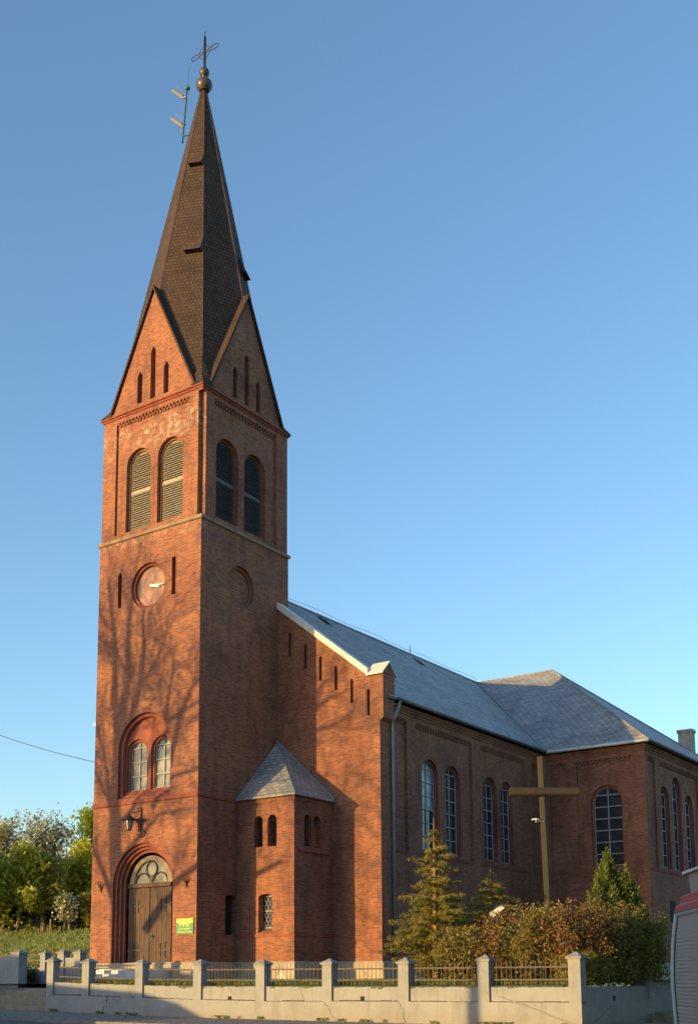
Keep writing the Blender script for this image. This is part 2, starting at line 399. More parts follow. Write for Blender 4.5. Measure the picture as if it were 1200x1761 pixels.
def face(mb, pl, out, d, holes, trim=None):
    loops = [[Vector((a, z, 0)) for a, z in out]] + [[Vector((a, z, 0)) for a, z in h['out']] for h in holes]
    flat = [p for l in loops for p in l]
    for t in tessellate_polygon(loops):
        q = [pl.p(flat[i].x, flat[i].y, d) for i in t]
        nn = (q[1] - q[0]).cross(q[2] - q[0])
        if nn.length < 1e-7: continue
        if nn.dot(pl.n) < 0: q.reverse()
        mb.poly(q)
    for h in holes:
        sub = trim
        if h['trim'] and isinstance(trim, list): sub = MB(); trim.append(sub)
        tgt = sub if (h['trim'] and trim is not None) else mb
        o, i = h['out'], h['inner']; n = len(o)
        area = sum(o[k][0] * o[(k + 1) % n][1] - o[(k + 1) % n][0] * o[k][1] for k in range(n))
        for k in range(n):
            j = (k + 1) % n
            q = [pl.p(*o[k], d), pl.p(*o[j], d), pl.p(*i[j], h['d']), pl.p(*i[k], h['d'])]
            # reveal faces look into the opening
            mid = sum((Vector(x) for x in q), Vector()) / 4; cx = sum(p[0] for p in o) / n; cz = sum(p[1] for p in o) / n
            nn = (q[1] - q[0]).cross(q[2] - q[0])
            if nn.dot(pl.p(cx, cz, d) - mid) < 0: q.reverse()
            tgt.poly(q)
        if not h['open']: face(tgt, pl, i, h['d'], h['holes'], sub)
        elif h['holes']: raise ValueError

def pane(name, pl, out, d, mat, parent):
    mb = MB(); face(mb, pl, out, d, [])
    return obj(name, mb, mat, parent, fix=False)

def bars(name, pl, u0, u1, z0, z1, d, nh, nv, parent, t=0.045, arched=True, mat=None):
    mb = MB(); r = (u1 - u0) / 2; c = (u0 + u1) / 2
    def bx(a0, a1, b0, b1):
        q = [pl.p(a0, b0, d), pl.p(a1, b0, d), pl.p(a1, b1, d), pl.p(a0, b1, d)]
        mb.hexa(q, [p + pl.n * 0.05 for p in q])
    for i in range(1, nv + 1):
        a = u0 + (u1 - u0) * i / (nv + 1); top = z1 - r + math.sqrt(max(0, r * r - (a - c) ** 2)) if arched else z1
        bx(a - t / 2, a + t / 2, z0, top)
    for i in range(0, nh + 1):
        z = z0 + (z1 - (r * .5 if arched else 0) - z0) * i / (nh + (0 if arched else 1)) if nh else z0
        if i == 0: z += t / 2
        w = r if z < z1 - r or not arched else math.sqrt(max(0.01, r * r - (z - z1 + r) ** 2))
        bx(c - w, c + w, z - t / 2, z + t / 2)
    # outer frame following the arch
    pts = arch(u0, u1, z0, z1) if arched else rect(u0, u1, z0, z1)
    P = [pl.p(a, z, d - 0.02) for a, z in pts]; mb.tube(P + [P[0]], t * 0.6, 4, cap=False)
    return obj(name, mb, mat or M['bar'], parent)

def dentils(mb, pl, a0, a1, z, d, step=0.24, w=0.12, h=0.11, out=0.10, rows=2):
    for r in range(rows):
        a = a0 + (step / 2 if r % 2 else 0.02)
        while a + w < a1:
            q = [pl.p(a, z - r * h, d), pl.p(a + w, z - r * h, d), pl.p(a + w, z - r * h - h, d), pl.p(a, z - r * h - h, d)]
            mb.hexa(q, [p + pl.n * (out - 0.03 * r) for p in q]); a += step

def band(mb, x0, y0, x1, y1, prof):
    """closed moulding round a rectangle; prof: (out, z) list"""
    for (o0, z0), (o1, z1) in zip(prof[:-1], prof[1:]):
        a = [(x0 - o0, y0 - o0), (x1 + o0, y0 - o0), (x1 + o0, y1 + o0), (x0 - o0, y1 + o0)]
        b = [(x0 - o1, y0 - o1), (x1 + o1, y0 - o1), (x1 + o1, y1 + o1), (x0 - o1, y1 + o1)]
        for i in range(4):
            j = (i + 1) % 4
            mb.poly([(*a[i], z0), (*a[j], z0), (*b[j], z1), (*b[i], z1)])

# ================================================================== GROUND
def gy(x):  # level of the foot of the fence along the street
    return float(np.interp(x, [-60, 2.3, 7, 12, 18, 23.3, 60], [-1.75, -1.93, -2.05, -2.09, -2.14, -2.15, -2.35]))
mb = MB(); mb.box((-3000, -3000, -4.2), (3000, 3000, -4.0))
tags(obj("ground", mb, M['hill']), "flat ground reaching to the horizon", None, None, 'structure')

def sheet(name, mat, xs, ys, zf, label):
    mb = MB()
    for i in range(len(xs) - 1):
        for j in range(len(ys) - 1):
            mb.poly([(xs[i], ys[j], zf(xs[i], ys[j])), (xs[i + 1], ys[j], zf(xs[i + 1], ys[j])), (xs[i + 1], ys[j + 1], zf(xs[i + 1], ys[j + 1])), (xs[i], ys[j + 1], zf(xs[i], ys[j + 1]))])
    return tags(obj(name, mb, mat), label, None, None, 'structure')
XS = [-80, -40, -20, -10, -4, 2.3, 7, 12, 18, 23.3, 30, 40, 60, 90]
sheet("road", M['asphalt'], XS, [-120, -60, -40, -30, -20, -14.28], lambda x, y: gy(x) - 0.13 - 0.006 * (-14.2 - y), "worn asphalt street in front of the fence")
sheet("pavement", M['paving'], XS, [-14.05, -12, -10.4, -8.0], lambda x, y: gy(x) - 0.0 - 0.012 * (-10.5 - y) - (0.01 if y > -10.45 else 0), "pale pavement along the foot of the fence")
mb = MB()
for a, b in zip(XS[:-1], XS[1:]):
    z0, z1 = gy(a) - 0.035, gy(b) - 0.035
    mb.hexa([(a, -14.28, z0 - .3), (b, -14.28, z1 - .3), (b, -14.05, z1 - .3), (a, -14.05, z0 - .3)], [(a, -14.28, z0), (b, -14.28, z1), (b, -14.05, z1), (a, -14.05, z0)])
tags(obj("kerb", mb, M['kerb']), "stone kerb between street and pavement", None, None, 'structure')

def hill_z(x, y):
    s = -x - 10.5
    t = min(1, max(0, (y + 1.0) / 29.0)); t = t * t * (3 - 2 * t) * min(1, max(0, (s - 2) / 8))
    z = -0.93 + 4.25 * t + (max(0, y - 31) * 0.28 - max(0, y - 43) * 0.24) * min(1, max(0, (s - 2) / 8))
    return z + 0.18 * math.sin(x * 0.31 + y * 0.17) * min(1, max(0, s / 12)) + 0.09 * math.sin(x * 0.9 - y * 0.7) * min(1, max(0, s / 12))
mb = MB(); nx, ny = 70, 60
gx = [-14 - 1.0 * 0 - i * 3.2 for i in range(nx)]; gyy = [-6 + 2.4 * j for j in range(ny)]
for x in gx:
    for y in gyy: mb.v.append((x + 4, y, hill_z(x + 4, y)))
for i in range(nx - 1):
    for j in range(ny - 1): mb.f.append((i * ny + j, i * ny + j + 1, (i + 1) * ny + j + 1, (i + 1) * ny + j))
tags(obj("hill", mb, M['hill'], smooth=True), "grassy bank rising behind the church on the left", None, None, 'structure')

# the raised churchyard, level with the top of its retaining wall
sheet("churchyard", M['soil'], [-10, -4, 2.1, 8, 16, 22.9], [-8.2, -4, 4, 20, 50, 80], lambda x, y: -0.93, "earth and grass of the raised churchyard")
sheet("churchyard_edge", M['soil'], [2.1, 8, 16, 22.9], [-10.3, -8.2], lambda x, y: float(np.interp(x, [3, 8, 17], [-0.95, -1.02, -1.05])) if y < -9 else -0.93, "grassy strip of churchyard behind the fence wall")
sheet("path", M['paving'], [-9.5, -4, 2.0], [-9.0, -7, -4.4, -1.8], lambda x, y: -1.15 + 0.2350 * min(1, (y + 9.0) / 4.6), "pale path from the gate steps to the church")

# ================================================================== CHURCH
def surrounds(lst, parent):
    for t in lst:
        if t.f: obj("moulded_surround", t, M['trim'], parent, fix=False)
church = thing("church", (0, 0, -0.93), "red brick church with tall brown spire and blue grey slate roofs", "church")
b_ = 6.91; d1 = 6.043; d2 = 2.897; tw = 3.472; W = 6.304; yT = 24.40; T = 6.49; XE = W + T; zE = 12.886; zR = 20.96; YC = 34.52; XN = -3.5
XL = 2 * XN - W; XEL = 2 * XN - XE; yT2 = 2 * YC - yT
Z1, Z2, Z3 = 7.88, 21.62, 28.53
front = Plane((0, 0, 0), (1, 0, 0), (0, -1, 0)); side = Plane((0, 0, 0), (0, 1, 0), (1, 0, 0))
fac = Plane((0, d1, 0), (1, 0, 0), (0, -1, 0)); nav = Plane((W, 0, 0), (0, 1, 0), (1, 0, 0))
trf = Plane((0, yT, 0), (1, 0, 0), (0, -1, 0)); tre = Plane((XE, 0, 0), (0, 1, 0), (1, 0, 0))
tuf = Plane((0, d2, 0), (1, 0, 0), (0, -1, 0)); tus = Plane((tw, 0, 0), (0, 1, 0), (1, 0, 0))

# --- tower shaft
mb = MB(); tr = []
dc = -3.49
def door_orders(k=0, d=0.0):
    hw = 2.0 - 0.1425 * k
    if k == 4:
        return []
    dd = d + 0.145
    return [hole(arch(dc - hw, dc + hw, -0.30 + 0.001 * k, 3.77 + hw, 20), dd, door_orders(k + 1, dd), trim=True, open_=(k == 3))]
wc = -3.55
win_in = [hole(arch(wc - .825 - .70, wc - .825 + .70, 8.42, 11.06), .48, [hole(arch(wc - .825 - .57, wc - .825 + .57, 8.50, 10.93), .62, trim=True, open_=True)], trim=True),
          hole(arch(wc + .825 - .70, wc + .825 + .70, 8.42, 11.06), .48, [hole(arch(wc + .825 - .57, wc + .825 + .57, 8.50, 10.93), .62, trim=True, open_=True)], trim=True)]
def sloped(out, zlo, up): return [(a, z + (up if abs(z - zlo) < 1e-6 else 0)) for a, z in out]
mo = arch(wc - 1.78, wc + 1.78, 8.06, 12.25, 20); mi_ = arch(wc - 1.60, wc + 1.60, 8.20, 12.07, 20)
midwin = hole(mo, .17, [hole(mi_, .36, win_in, inner=sloped(mi_, 8.20, .14), trim=True)], inner=sloped(mo, 8.06, .08), trim=True)
fholes = door_orders() + [midwin,
    hole(circle(-3.5, 18.77, 1.17), .13, [hole(circle(-3.5, 18.77, 1.03), .26, open_=True, trim=True)], trim=True),
    hole(lancet(-5.62, -5.36, 17.95, 19.86), .3, trim=True), hole(rect(-1.90, -1.64, 17.95, 19.86), .3, trim=True)]
face(mb, front, rect(-7, 0, -0.5, Z2), 0, fholes, tr)
sholes = [hole(circle(3.03, 18.82, 1.06), .14, [hole(circle(3.03, 18.82, .92), .24)], trim=False),
          hole(segm(2.03, 2.85, 1.30, 3.22), .34, trim=False)]
face(mb, side, rect(0, b_, -0.5, Z2), 0, sholes, tr)
mb.poly([(-7, 0, -.5), (-7, b_, -.5), (-7, b_, Z2), (-7, 0, Z2)]); mb.poly([(-7, b_, -.5), (0, b_, -.5), (0, b_, Z2), (-7, b_, Z2)])
shaft = obj("tower_wall", mb, M['brick'], church, fix=False)
surrounds(tr, shaft)
pane("recess_back", side, segm(2.03, 2.85, 1.30, 3.22), .335, M['dark'], shaft)
mb = MB(); band(mb, -7, 0, 0, b_, [(0, Z1 - .16), (.06, Z1 - .12), (.07, Z1), (.0, Z1 + .10)])
obj("string_course", mb, M['trim'], church, fix=False)
mb = MB(); band(mb, -7, 0, 0, b_, [(0, Z2 - .17), (.09, Z2 - .13), (.10, Z2 + .02), (-.06, Z2 + .12)])
obj("stone_cornice", mb, M['sill'], church, fix=False)

# clock
cl = pane("clock_face", front, circle(-3.5, 18.77, 1.03), .262, M['clock'], church)
mb = MB()
for (ang, ln, wd) in ((-4, .80, .07), (-14, .52, .09)):
    a = math.radians(ang); dx, dz = math.cos(a), math.sin(a)
    q = [front.p(-3.42 - dx * .12 - dz * wd, 18.77 - dz * .12 + dx * wd, .2 - .03 * (ln > .6)), front.p(-3.42 - dx * .12 + dz * wd, 18.77 - dz * .12 - dx * wd, .2 - .03 * (ln > .6)),
         front.p(-3.42 + dx * ln + dz * wd * .3, 18.77 + dz * ln - dx * wd * .3, .2 - .03 * (ln > .6)), front.p(-3.42 + dx * ln - dz * wd * .3, 18.77 + dz * ln + dx * wd * .3, .2 - .03 * (ln > .6))]
    h = MB(); h.hexa(q, [p + Vector((0, -.02, 0)) for p in q]); obj("clock_hand", h, M['white'], cl)

# tower twin window
for c in (wc - .825, wc + .825):
    w_ = pane("tower_window", front, arch(c - .57, c + .57, 8.50, 10.93), .625, M['glass_pale'], church)
    bars("glazing_bars", front, c - .56, c + .56, 8.50, 10.92, .61, 3, 1, w_, t=.05)

# door
D = .585
dr = pane("door", front, rect(dc - 1.43, dc + 1.43, -.35, 3.66), D + .02, M['dark'], church)
for s in (-1, 1):
    lf = MB(); a0, a1 = (dc - 1.42, dc - .02) if s < 0 else (dc + .02, dc + 1.42)
    n = 9
    for i in range(n):
        u0 = a0 + (a1 - a0) * i / n + .006; u1 = a0 + (a1 - a0) * (i + 1) / n - .006; k = .0 if i % 2 else .006
        q = [front.p(u0, -.34, D), front.p(u1, -.34, D), front.p(u1, 3.63, D), front.p(u0, 3.63, D)]
        lf.hexa(q, [p + Vector((0, -.05 - k, 0)) for p in q])
    leaf = obj("door_leaf", lf, M['door'], dr)
    for z in (.62, 2.75):
        hb = MB(); e = a0 if s < 0 else a1; f = -s
        hb.hexa([front.p(e, z - .05, D - .06), front.p(e + f * .95, z - .03, D - .06), front.p(e + f * .95, z + .03, D - .06), front.p(e, z + .05, D - .06)],
                [front.p(e, z - .05, D - .09), front.p(e + f * .95, z - .03, D - .09), front.p(e + f * .95, z + .03, D - .09), front.p(e, z + .05, D - .09)])
        for (r0, bend) in ((.25, .27), (.58, .22)):
            for sg in (-1, 1):
                pts = [front.p(e + f * (r0 + .5 * bend * math.sin(t)), z + sg * bend * (1 - math.cos(t)) * .75, D - .08) for t in np.linspace(0, PI * .95, 9)]
                hb.tube(pts, .018, 5)
        obj("strap_hinge", hb, M['iron'], dr)
mb = MB(); mb.tube([front.p(dc, -.3, D - .07), front.p(dc, 3.62, D - .07)], .04, 6); obj("door_strip", mb, M['iron'], dr)
mb = MB(); mb.tube([front.p(dc + .12, 1.25, D - .06), front.p(dc + .12, 1.28, D - .16), front.p(dc + .34, 1.28, D - .16)], .03, 6); mb.box((dc + .05, D - .08, 1.05), (dc + .2, D - .05, 1.5))
obj("door_handle", mb, M['iron'], dr)
tm = MB(); tm.box((dc - 1.43, D - .14, 3.66), (dc + 1.43, D + .02, 3.86)); obj("transom", tm, M['door'], dr)
R0 = 1.12; zc = 3.88
tp = MB(); to = [(dc + 1.43, 3.77)] + arch(dc - 1.43, dc + 1.43, 3.77, 5.2, 20)[2:] + [(dc - 1.43, 3.77)]
to = [(dc - 1.43, 3.78), (dc + 1.43, 3.78)] + [(dc + 1.429 * math.cos(PI * i / 20), 3.79 + 1.42 * math.sin(PI * i / 20)) for i in range(1, 20)]
ti = [(dc - R0, zc), (dc + R0, zc)] + [(dc + R0 * math.cos(PI * i / 20), zc + R0 * .98 * math.sin(PI * i / 20)) for i in range(1, 20)]
face(tp, front, to, D - .01, [hole(ti, D + .08, open_=True)]); obj("tympanum", tp, M['tymp'], dr, fix=False)
fl = pane("fanlight", front, ti, D + .07, M['glass_fan'], church)
mb = MB(); d_ = D + .04
def ring(c, z, r, a0=0, a1=2 * PI, n=24, t=.035): mb.tube([front.p(c + r * math.cos(a), z + r * math.sin(a), d_) for a in np.linspace(a0, a1, n)], t, 5)
ring(dc, zc + .68, .36); ring(dc - .58, zc, .48, .05, PI * .98); ring(dc + .58, zc, .48, PI * .02, PI * .95)
ring(dc, zc, R0 - .02, 0, PI, t=.03)
mb.hexa([front.p(dc - .05, zc, d_), front.p(dc + .05, zc, d_), front.p(dc + .05, zc, d_ - .04), front.p(dc - .05, zc, d_ - .04)],
        [front.p(dc - .14, zc + .36, d_), front.p(dc + .14, zc + .36, d_), front.p(dc + .14, zc + .36, d_ - .04), front.p(dc - .14, zc + .36, d_ - .04)])
obj("fanlight_tracery", mb, M['iron'], fl)
for (x, z) in ((-6.27, 3.80), (-.60, 3.78)):
    mb = MB()
    for k in (-1, 0, 1):
        mb.tube([front.p(x, z - .15, .02), front.p(x + k * .06, z, -.16), front.p(x + k * .14, z + .24, -.2)], .025, 5)
    mb.tube([front.p(x, z - .3, 0), front.p(x, z - .1, -.1)], .03, 5)
    obj("flag_bracket", mb, M['iron'], church)
mb = MB(); mb.box((-5.6, -1.6, -.95), (-1.5, -.12, -.33)); mb.box((-5.3, -1.3, -.33), (-1.75, -.12, -.28))
obj("door_landing", mb, M['white_step'], church)
mb = MB(); mb.box((-5.9, -2.0, -1.0), (-1.2, -1.6, -.52)); mb.box((-6.1, -2.4, -1.0), (-1.0, -2.0, -.73)); obj("door_step", mb, M['white_step'], church)

# plinth stones
mb = MB()
band(mb, -7, 0, 0, b_, [(.10, -1.1), (.10, -.08), (.0, 0.02)])
plinth = obj("stone_plinth", mb, M['stone'], church, fix=False)
for (x0, y0, x1, y1) in ((-1, d2, tw, d1 + 1), (XL, d1, W, yT + 2), (XEL, yT, XE, yT2)):
    mb = MB(); band(mb, x0, y0, x1, y1, [(.10, -1.1), (.10, -.08), (.0, 0.02)]); obj("stone_plinth", mb, M['stone'], church, fix=False)
mb = MB(); face(mb, Plane((0, d2 - .12, 0), (1, 0, 0), (0, -1, 0)), lancet(2.55, 3.10, -.93, -.33), 0, []); obj("cellar_vent", mb, M['zinc'], church)

# --- bell stage, notched at its corners
mb = MB(); tr = MB(); i_ = .06; nt_ = .27
X0, X1, Y0, Y1 = -7 + i_ - .05, -i_, i_, b_ - i_ + .05
bf = Plane((0, Y0, 0), (1, 0, 0), (0, -1, 0)); bs_ = Plane((X1, 0, 0), (0, 1, 0), (1, 0, 0))
zb0, zb1 = Z2 - .05, 28.22
def louvre_hole(c, z0, hw=.865, top=26.38):
    o = arch(c - hw, c + hw, z0, top, 18); ii = arch(c - hw + .1, c + hw - .1, z0 + .04, top - .1, 18)
    return hole(o, .12 + .20, [hole(ii, .12 + .40, open_=True)])
lo_f = (-4.515, -2.30); lo_s = (2.11, 4.30)
face(mb, bf, rect(X0, X1 - nt_, zb0, zb1), 0, [hole(rect(-6.05, -.95, 21.93, 28.10), .12, [louvre_hole(c, 21.99) for c in lo_f])])
face(mb, bs_, rect(Y0 + nt_, Y1, zb0, zb1), 0, [hole(rect(.98, 5.95, 21.93, 28.10), .12, [louvre_hole(c, 21.99) for c in lo_s])])
mb.poly([(X0, Y0, zb0), (X0, Y1, zb0), (X0, Y1, zb1), (X0, Y0, zb1)])
mb.poly([(X0, Y1, zb0), (X1, Y1, zb0), (X1, Y1, zb1), (X0, Y1, zb1)])
for (cx, sx) in ((X1, -1),):
    for (cy, sy) in ((Y0, 1),):
        xa = cx + sx * nt_; ya = cy + sy * nt_
        mb.poly([(xa, cy, zb0), (xa, ya, zb0), (xa, ya, zb1), (xa, cy, zb1)]); mb.poly([(xa, ya, zb0), (cx, ya, zb0), (cx, ya, zb1), (xa, ya, zb1)])
dentils(mb, bf, -6.03, -.97, 28.10, .12); dentils(mb, bs_, 1.0, 5.93, 28.10, .12)
bell = obj("bell_stage", mb, M['brick'], church, fix=False)
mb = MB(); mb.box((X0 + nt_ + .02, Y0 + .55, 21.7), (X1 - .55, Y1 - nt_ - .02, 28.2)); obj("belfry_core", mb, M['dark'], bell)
mb = MB(); band(mb, X0, Y0, X1, Y1, [(-.3, 28.20), (0.0, 28.2201), (.0, 28.32), (.06, 28.34), (.06, 28.42), (.14, 28.44), (.14, 28.53), (-.3, 28.56)])
obj("eaves_cornice", mb, M['trim'], church, fix=False)
for pl, cs in ((bf, lo_f), (bs_, lo_s)):
    for c in cs:
        z0, z1, hw = 22.05, 26.26, .765
        lv = MB(); P = [pl.p(a, z, .46) for a, z in arch(c - hw + .03, c + hw - .03, z0, z1, 18)]; lv.tube(P + [P[0]], .045, 4, cap=False)
        q = [pl.p(c - hw, 24.05, .36), pl.p(c + hw, 24.05, .36), pl.p(c + hw, 24.28, .40), pl.p(c - hw, 24.28, .40)]
        lv.hexa(q, [p - pl.n * .12 for p in q])
        q = [pl.p(c - hw, z0, .38), pl.p(c + hw, z0, .38), pl.p(c + hw, z0 + .14, .42), pl.p(c - hw, z0 + .14, .42)]
        lv.hexa(q, [p - pl.n * .1 for p in q])
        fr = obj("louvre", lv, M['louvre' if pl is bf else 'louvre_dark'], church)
        sl = MB(); z = z0 + .16; k = 0
        while z < z1 - .06:
            w = hw if z < z1 - hw else math.sqrt(max(.0, hw * hw - (z - z1 + hw) ** 2))
            if w > .12 and not (23.98 < z < 24.22):
                j = random.uniform(-.012, .012)
                q = [pl.p(c - w, z + j, .37), pl.p(c + w, z - j, .37), pl.p(c + w, z + .105 - j, .49), pl.p(c - w, z + .105 + j, .49)]
                sl.hexa(q, [p + Vector((0, 0, .022)) for p in q])
            z += .118
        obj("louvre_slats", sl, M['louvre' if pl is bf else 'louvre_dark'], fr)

# --- gables and spire
cx0, cy0 = -3.5, b_ / 2
zg, gh = 34.75, 2.86
for k in range(4):
    ax = Matrix.Rotation(k * PI / 2, 3, 'Z')
    def L(u, v, z): return ax @ Vector((u, v, 0)) + Vector((cx0, cy0, z))
    half = (3.5 - i_) if k % 2 == 0 else (3.5 - i_)
    dep = (b_ / 2 - i_) if k % 2 == 0 else (3.5 - i_)
    n_ = ax @ Vector((0, -1, 0)); u_ = ax @ Vector((1, 0, 0))
    gp = Plane(Vector((cx0, cy0, 0)) + n_ * (dep - .0), u_, n_)
    mb = MB()
    zf = 28.54
    face(mb, gp, [(-gh, zf), (gh, zf), (0, zg)], 0, [hole(lancet(c - .17, c + .17, zf + .24, t), .30) for c, t in ((-.93, 30.55), (0, 31.65), (.93, 30.55))])
    mb.hexa([gp.p(-gh - .35, zf, 0), gp.p(gh + .35, zf, 0), gp.p(gh + .35, zf, -.09), gp.p(-gh - .35, zf, -.09)], [gp.p(-gh - .35, zf + .13, 0), gp.p(gh + .35, zf + .13, 0), gp.p(gh + .35, zf + .09, -.09), gp.p(-gh - .35, zf + .09, -.09)])
    g = obj("gable", mb, M['brick'], church, fix=False)
    rf = MB(); t = .10
    for s in (-1, 1):
        a = [gp.p(s * (gh + .06), zf + .02, -.14), gp.p(0, zg + .06, -.14), gp.p(0, zg + .06, 1.6), gp.p(s * (gh + .06), zf + .02, 1.6)]
        b = [p + u_ * (s * t * 1.0) + Vector((0, 0, t * .55)) for p in a]
        b[1] = a[1] + Vector((0, 0, .22)); b[2] = a[2] + Vector((0, 0, .22))
        rf.hexa(a, b)
    obj("gable_roof", rf, M['spire'], g)
zt, ze, Rr = 49.3, 28.56, 4.42
def oct_r(z): return Rr * (zt - z) / (zt - ze)
def spt(k, z, e=0.0): a = PI / 4 * k + PI / 4; return Vector((cx0 + .17 * (z - ze) / (zt - ze) + (oct_r(z) + e) * math.cos(a), cy0 + (oct_r(z) + e) * math.sin(a), z))
mb = MB(); nsub = 10
for k in range(8):
    for i in range(nsub):
        z0 = ze + (49.0 - ze) * i / nsub; z1 = ze + (49.0 - ze) * (i + 1) / nsub
        mb.poly([spt(k, z0), spt(k + 1, z0), spt(k + 1, z1), spt(k, z1)])
spire = obj("spire", mb, M['spire'], church)
bm = bmesh.new(); bm.from_mesh(spire.data)      # the four brick gables cut the foot of the spire
for n_, dd in (((1, 0, 0), 3.5 - i_ - .01), ((-1, 0, 0), 3.5 - i_ - .01), ((0, 1, 0), b_ / 2 - i_ - .01), ((0, -1, 0), b_ / 2 - i_ - .01)):
    bmesh.ops.bisect_plane(bm, geom=bm.verts[:] + bm.edges[:] + bm.faces[:], plane_co=Vector((cx0, cy0, 0)) + Vector(n_) * dd, plane_no=n_, clear_outer=True)
bm.to_mesh(spire.data); bm.free()
mb = MB()
for k in range(8): mb.tube([spt(k, 30.4 if k % 2 == 0 else 33.6, .0), spt(k, 48.9, .0)], .04, 4)
obj("edge_strip", mb, M['spire_edge'], spire)
for sx in (-1, 1):      # small kicked skirts between the feet of the gables
    for sy in (-1, 1):
        mb = MB(); hx = 3.5 + .10; hy = b_ / 2 + .10; z0 = 28.56
        cor = Vector((cx0 + sx * hx, cy0 + sy * hy, z0)); fa = Vector((cx0 + sx * (gh - .05), cy0 + sy * hy, z0)); fb = Vector((cx0 + sx * hx, cy0 + sy * (gh - .05), z0))
        ta = Vector((cx0 + sx * 3.20, cy0 + sy * (b_ / 2 - .26), 29.1)); tb = Vector((cx0 + sx * 2.84, cy0 + sy * (b_ / 2 - .62), 30.5))
        for q in ((fa, cor, ta), (cor, fb, ta), (fa, ta, tb), (fb, tb, ta)): mb.poly(q)
        for p, q in ((fa, cor), (cor, fb)): mb.poly([p - Vector((0, 0, .05)), q - Vector((0, 0, .05)), q, p])
        obj("corner_skirt", mb, M['spire'], spire, fix=False)
# small hoods on the spire
def hood(k, z, w, side_off, out):
    p0 = spt(k, z, .0); p1 = spt(k + 1, z, 0); u = (p1 - p0).normalized(); cen = p0 + u * side_off
    n = Vector((u.y, -u.x, 0)); n = n if n.dot(cen - Vector((cx0, cy0, z))) > 0 else -n
    h = w * 1.1; mb = MB()
    top0 = spt(k, z + h, 0); topc = cen + (top0 - p0)
    a0, a1 = cen - u * w / 2, cen + u * w / 2
    t0, t1 = topc - u * w * .42, topc + u * w * .42
    mb.poly([a0 + n * out, a1 + n * out, t1 + n * .02, t0 + n * .02])
    mb.poly([a0 - n * .2, a0 + n * out, t0 + n * .02]); mb.poly([a1 - n * .2, a1 + n * out, t1 + n * .02])
    mb.poly([a0 - n * .2 + Vector((0, 0, -.04)), a1 - n * .2 + Vector((0, 0, -.04)), a1 + n * out, a0 + n * out])
    obj("spire_hood", mb, M['spire'], spire)
# vertex 6 (k=6 -> angle -45 deg) is the near corner; face 5 is sunny (front), face 6 shaded
near = [k for k in range(8) if abs(((PI / 4 * k + PI / 4 + PI) % (2 * PI)) - (PI - PI / 4)) < .01][0]
kf = (near - 1) % 8
def face_len(z): return (spt(kf, z) - spt(kf + 1, z)).length
hood(kf, 43.05, .72, face_len(43.05) - .40, .30); hood(kf, 37.1, .90, face_len(37.1) - .50, .32)
hood((near + 1) % 8, 37.0, .9, 1.0, .34)
mb = MB()
mb.lathe([(.26, -.40), (.39, -.26), (.47, -.05), (.43, .15), (.29, .29), (.15, .35), (.12, .47), (.15, .53), (.25, .62), (.29, .77), (.25, .92), (.14, 1.02), (.06, 1.1), (.05, 1.3)], (cx0 + .19, cy0, 48.95))
fin = obj("finial", mb, M['finial'], spire, smooth=True)
mb = MB(); cz = 51.0; px = cx0 + .2
for y in (-.05, .05): mb.tube([(px, cy0 + y, 50.0), (px, cy0 + y, 52.0)], .045, 5)
mb.tube([(px, cy0, 51.9), (px, cy0, 52.35)], .03, 5)
for s in (-1, 1):
    mb.tube([(px, cy0, cz + .07), (px + s * .5, cy0, cz + .07), (px + s * .62, cy0, cz + .16), (px + s * .95, cy0, cz + .12), (px + s * 1.0, cy0, cz), (px + s * .95, cy0, cz - .12), (px + s * .62, cy0, cz - .14), (px + s * .5, cy0, cz - .06), (px, cy0, cz - .06)], .025, 5)
    mb.tube([(px, cy0, cz + .5), (px + s * .22, cy0, cz + .3), (px + s * .5, cy0, cz + .1)], .02, 4); mb.tube([(px, cy0, cz - .5), (px + s * .22, cy0, cz - .3), (px + s * .5, cy0, cz - .06)], .02, 4)
obj("finial_cross", mb, M['iron'], spire)

# --- nave front (west wall) with slits and coping
mb = MB()
pts = [(-.02, -.5), (W, -.5), (W, 11.62), (W + .20, 11.80), (W + .20, 14.02), (5.62, 14.02), (-.02, 18.45)]
slit = [(.78, 17.08, 15.79), (1.79, 16.30, 14.97), (2.74, 15.49, 14.16), (3.70, 14.82, 13.53), (4.66, 14.01, 12.73), (5.64, 13.35, 11.98)]
face(mb, fac, pts, 0, [hole(lancet(u - .085, u + .085, b, t), .3, trim=True) for u, t, b in slit], mb)
mirror = [(2 * XN - a, z) for a, z in pts]; face(mb, fac, mirror[::-1], 0, [])
# returns of the pier and the back of the parapet
mb.poly([(W, d1, -.5), (W, d1 + .9, -.5), (W, d1 + .9, 11.62), (W, d1, 11.62)])
mb.poly([(W, d1, 11.62), (W, d1 + 1.05, 11.62), (W + .2, d1 + 1.05, 11.80), (W + .2, d1, 11.80)])
mb.poly([(W + .2, d1, 11.8), (W + .2, d1 + 1.05, 11.8), (W + .2, d1 + 1.05, 14.02), (W + .2, d1, 14.02)])
mb.poly([(W + .2, d1 + .525, 14.55), (W + .2, d1, 14.0), (W + .2, d1 + 1.05, 14.0)])
mb.poly([(5.5, d1 + 1.05, 11.7), (W + .2, d1 + 1.05, 11.7), (W + .2, d1 + 1.05, 14.02), (5.5, d1 + 1.05, 14.02)])
mb.poly([(5.62, d1, 13.9), (5.62, d1 + 1.05, 13.9), (5.62, d1 + 1.05, 14.02), (5.62, d1, 14.02)])
mb.poly([(-.02, d1 + .45, 17), (-.02, d1 + .45, 18.45), (5.62, d1 + .45, 14.0), (5.62, d1 + .45, 12.5)])
nf = obj("nave_front_wall", mb, M['brick'], church, fix=False)
mb = MB()
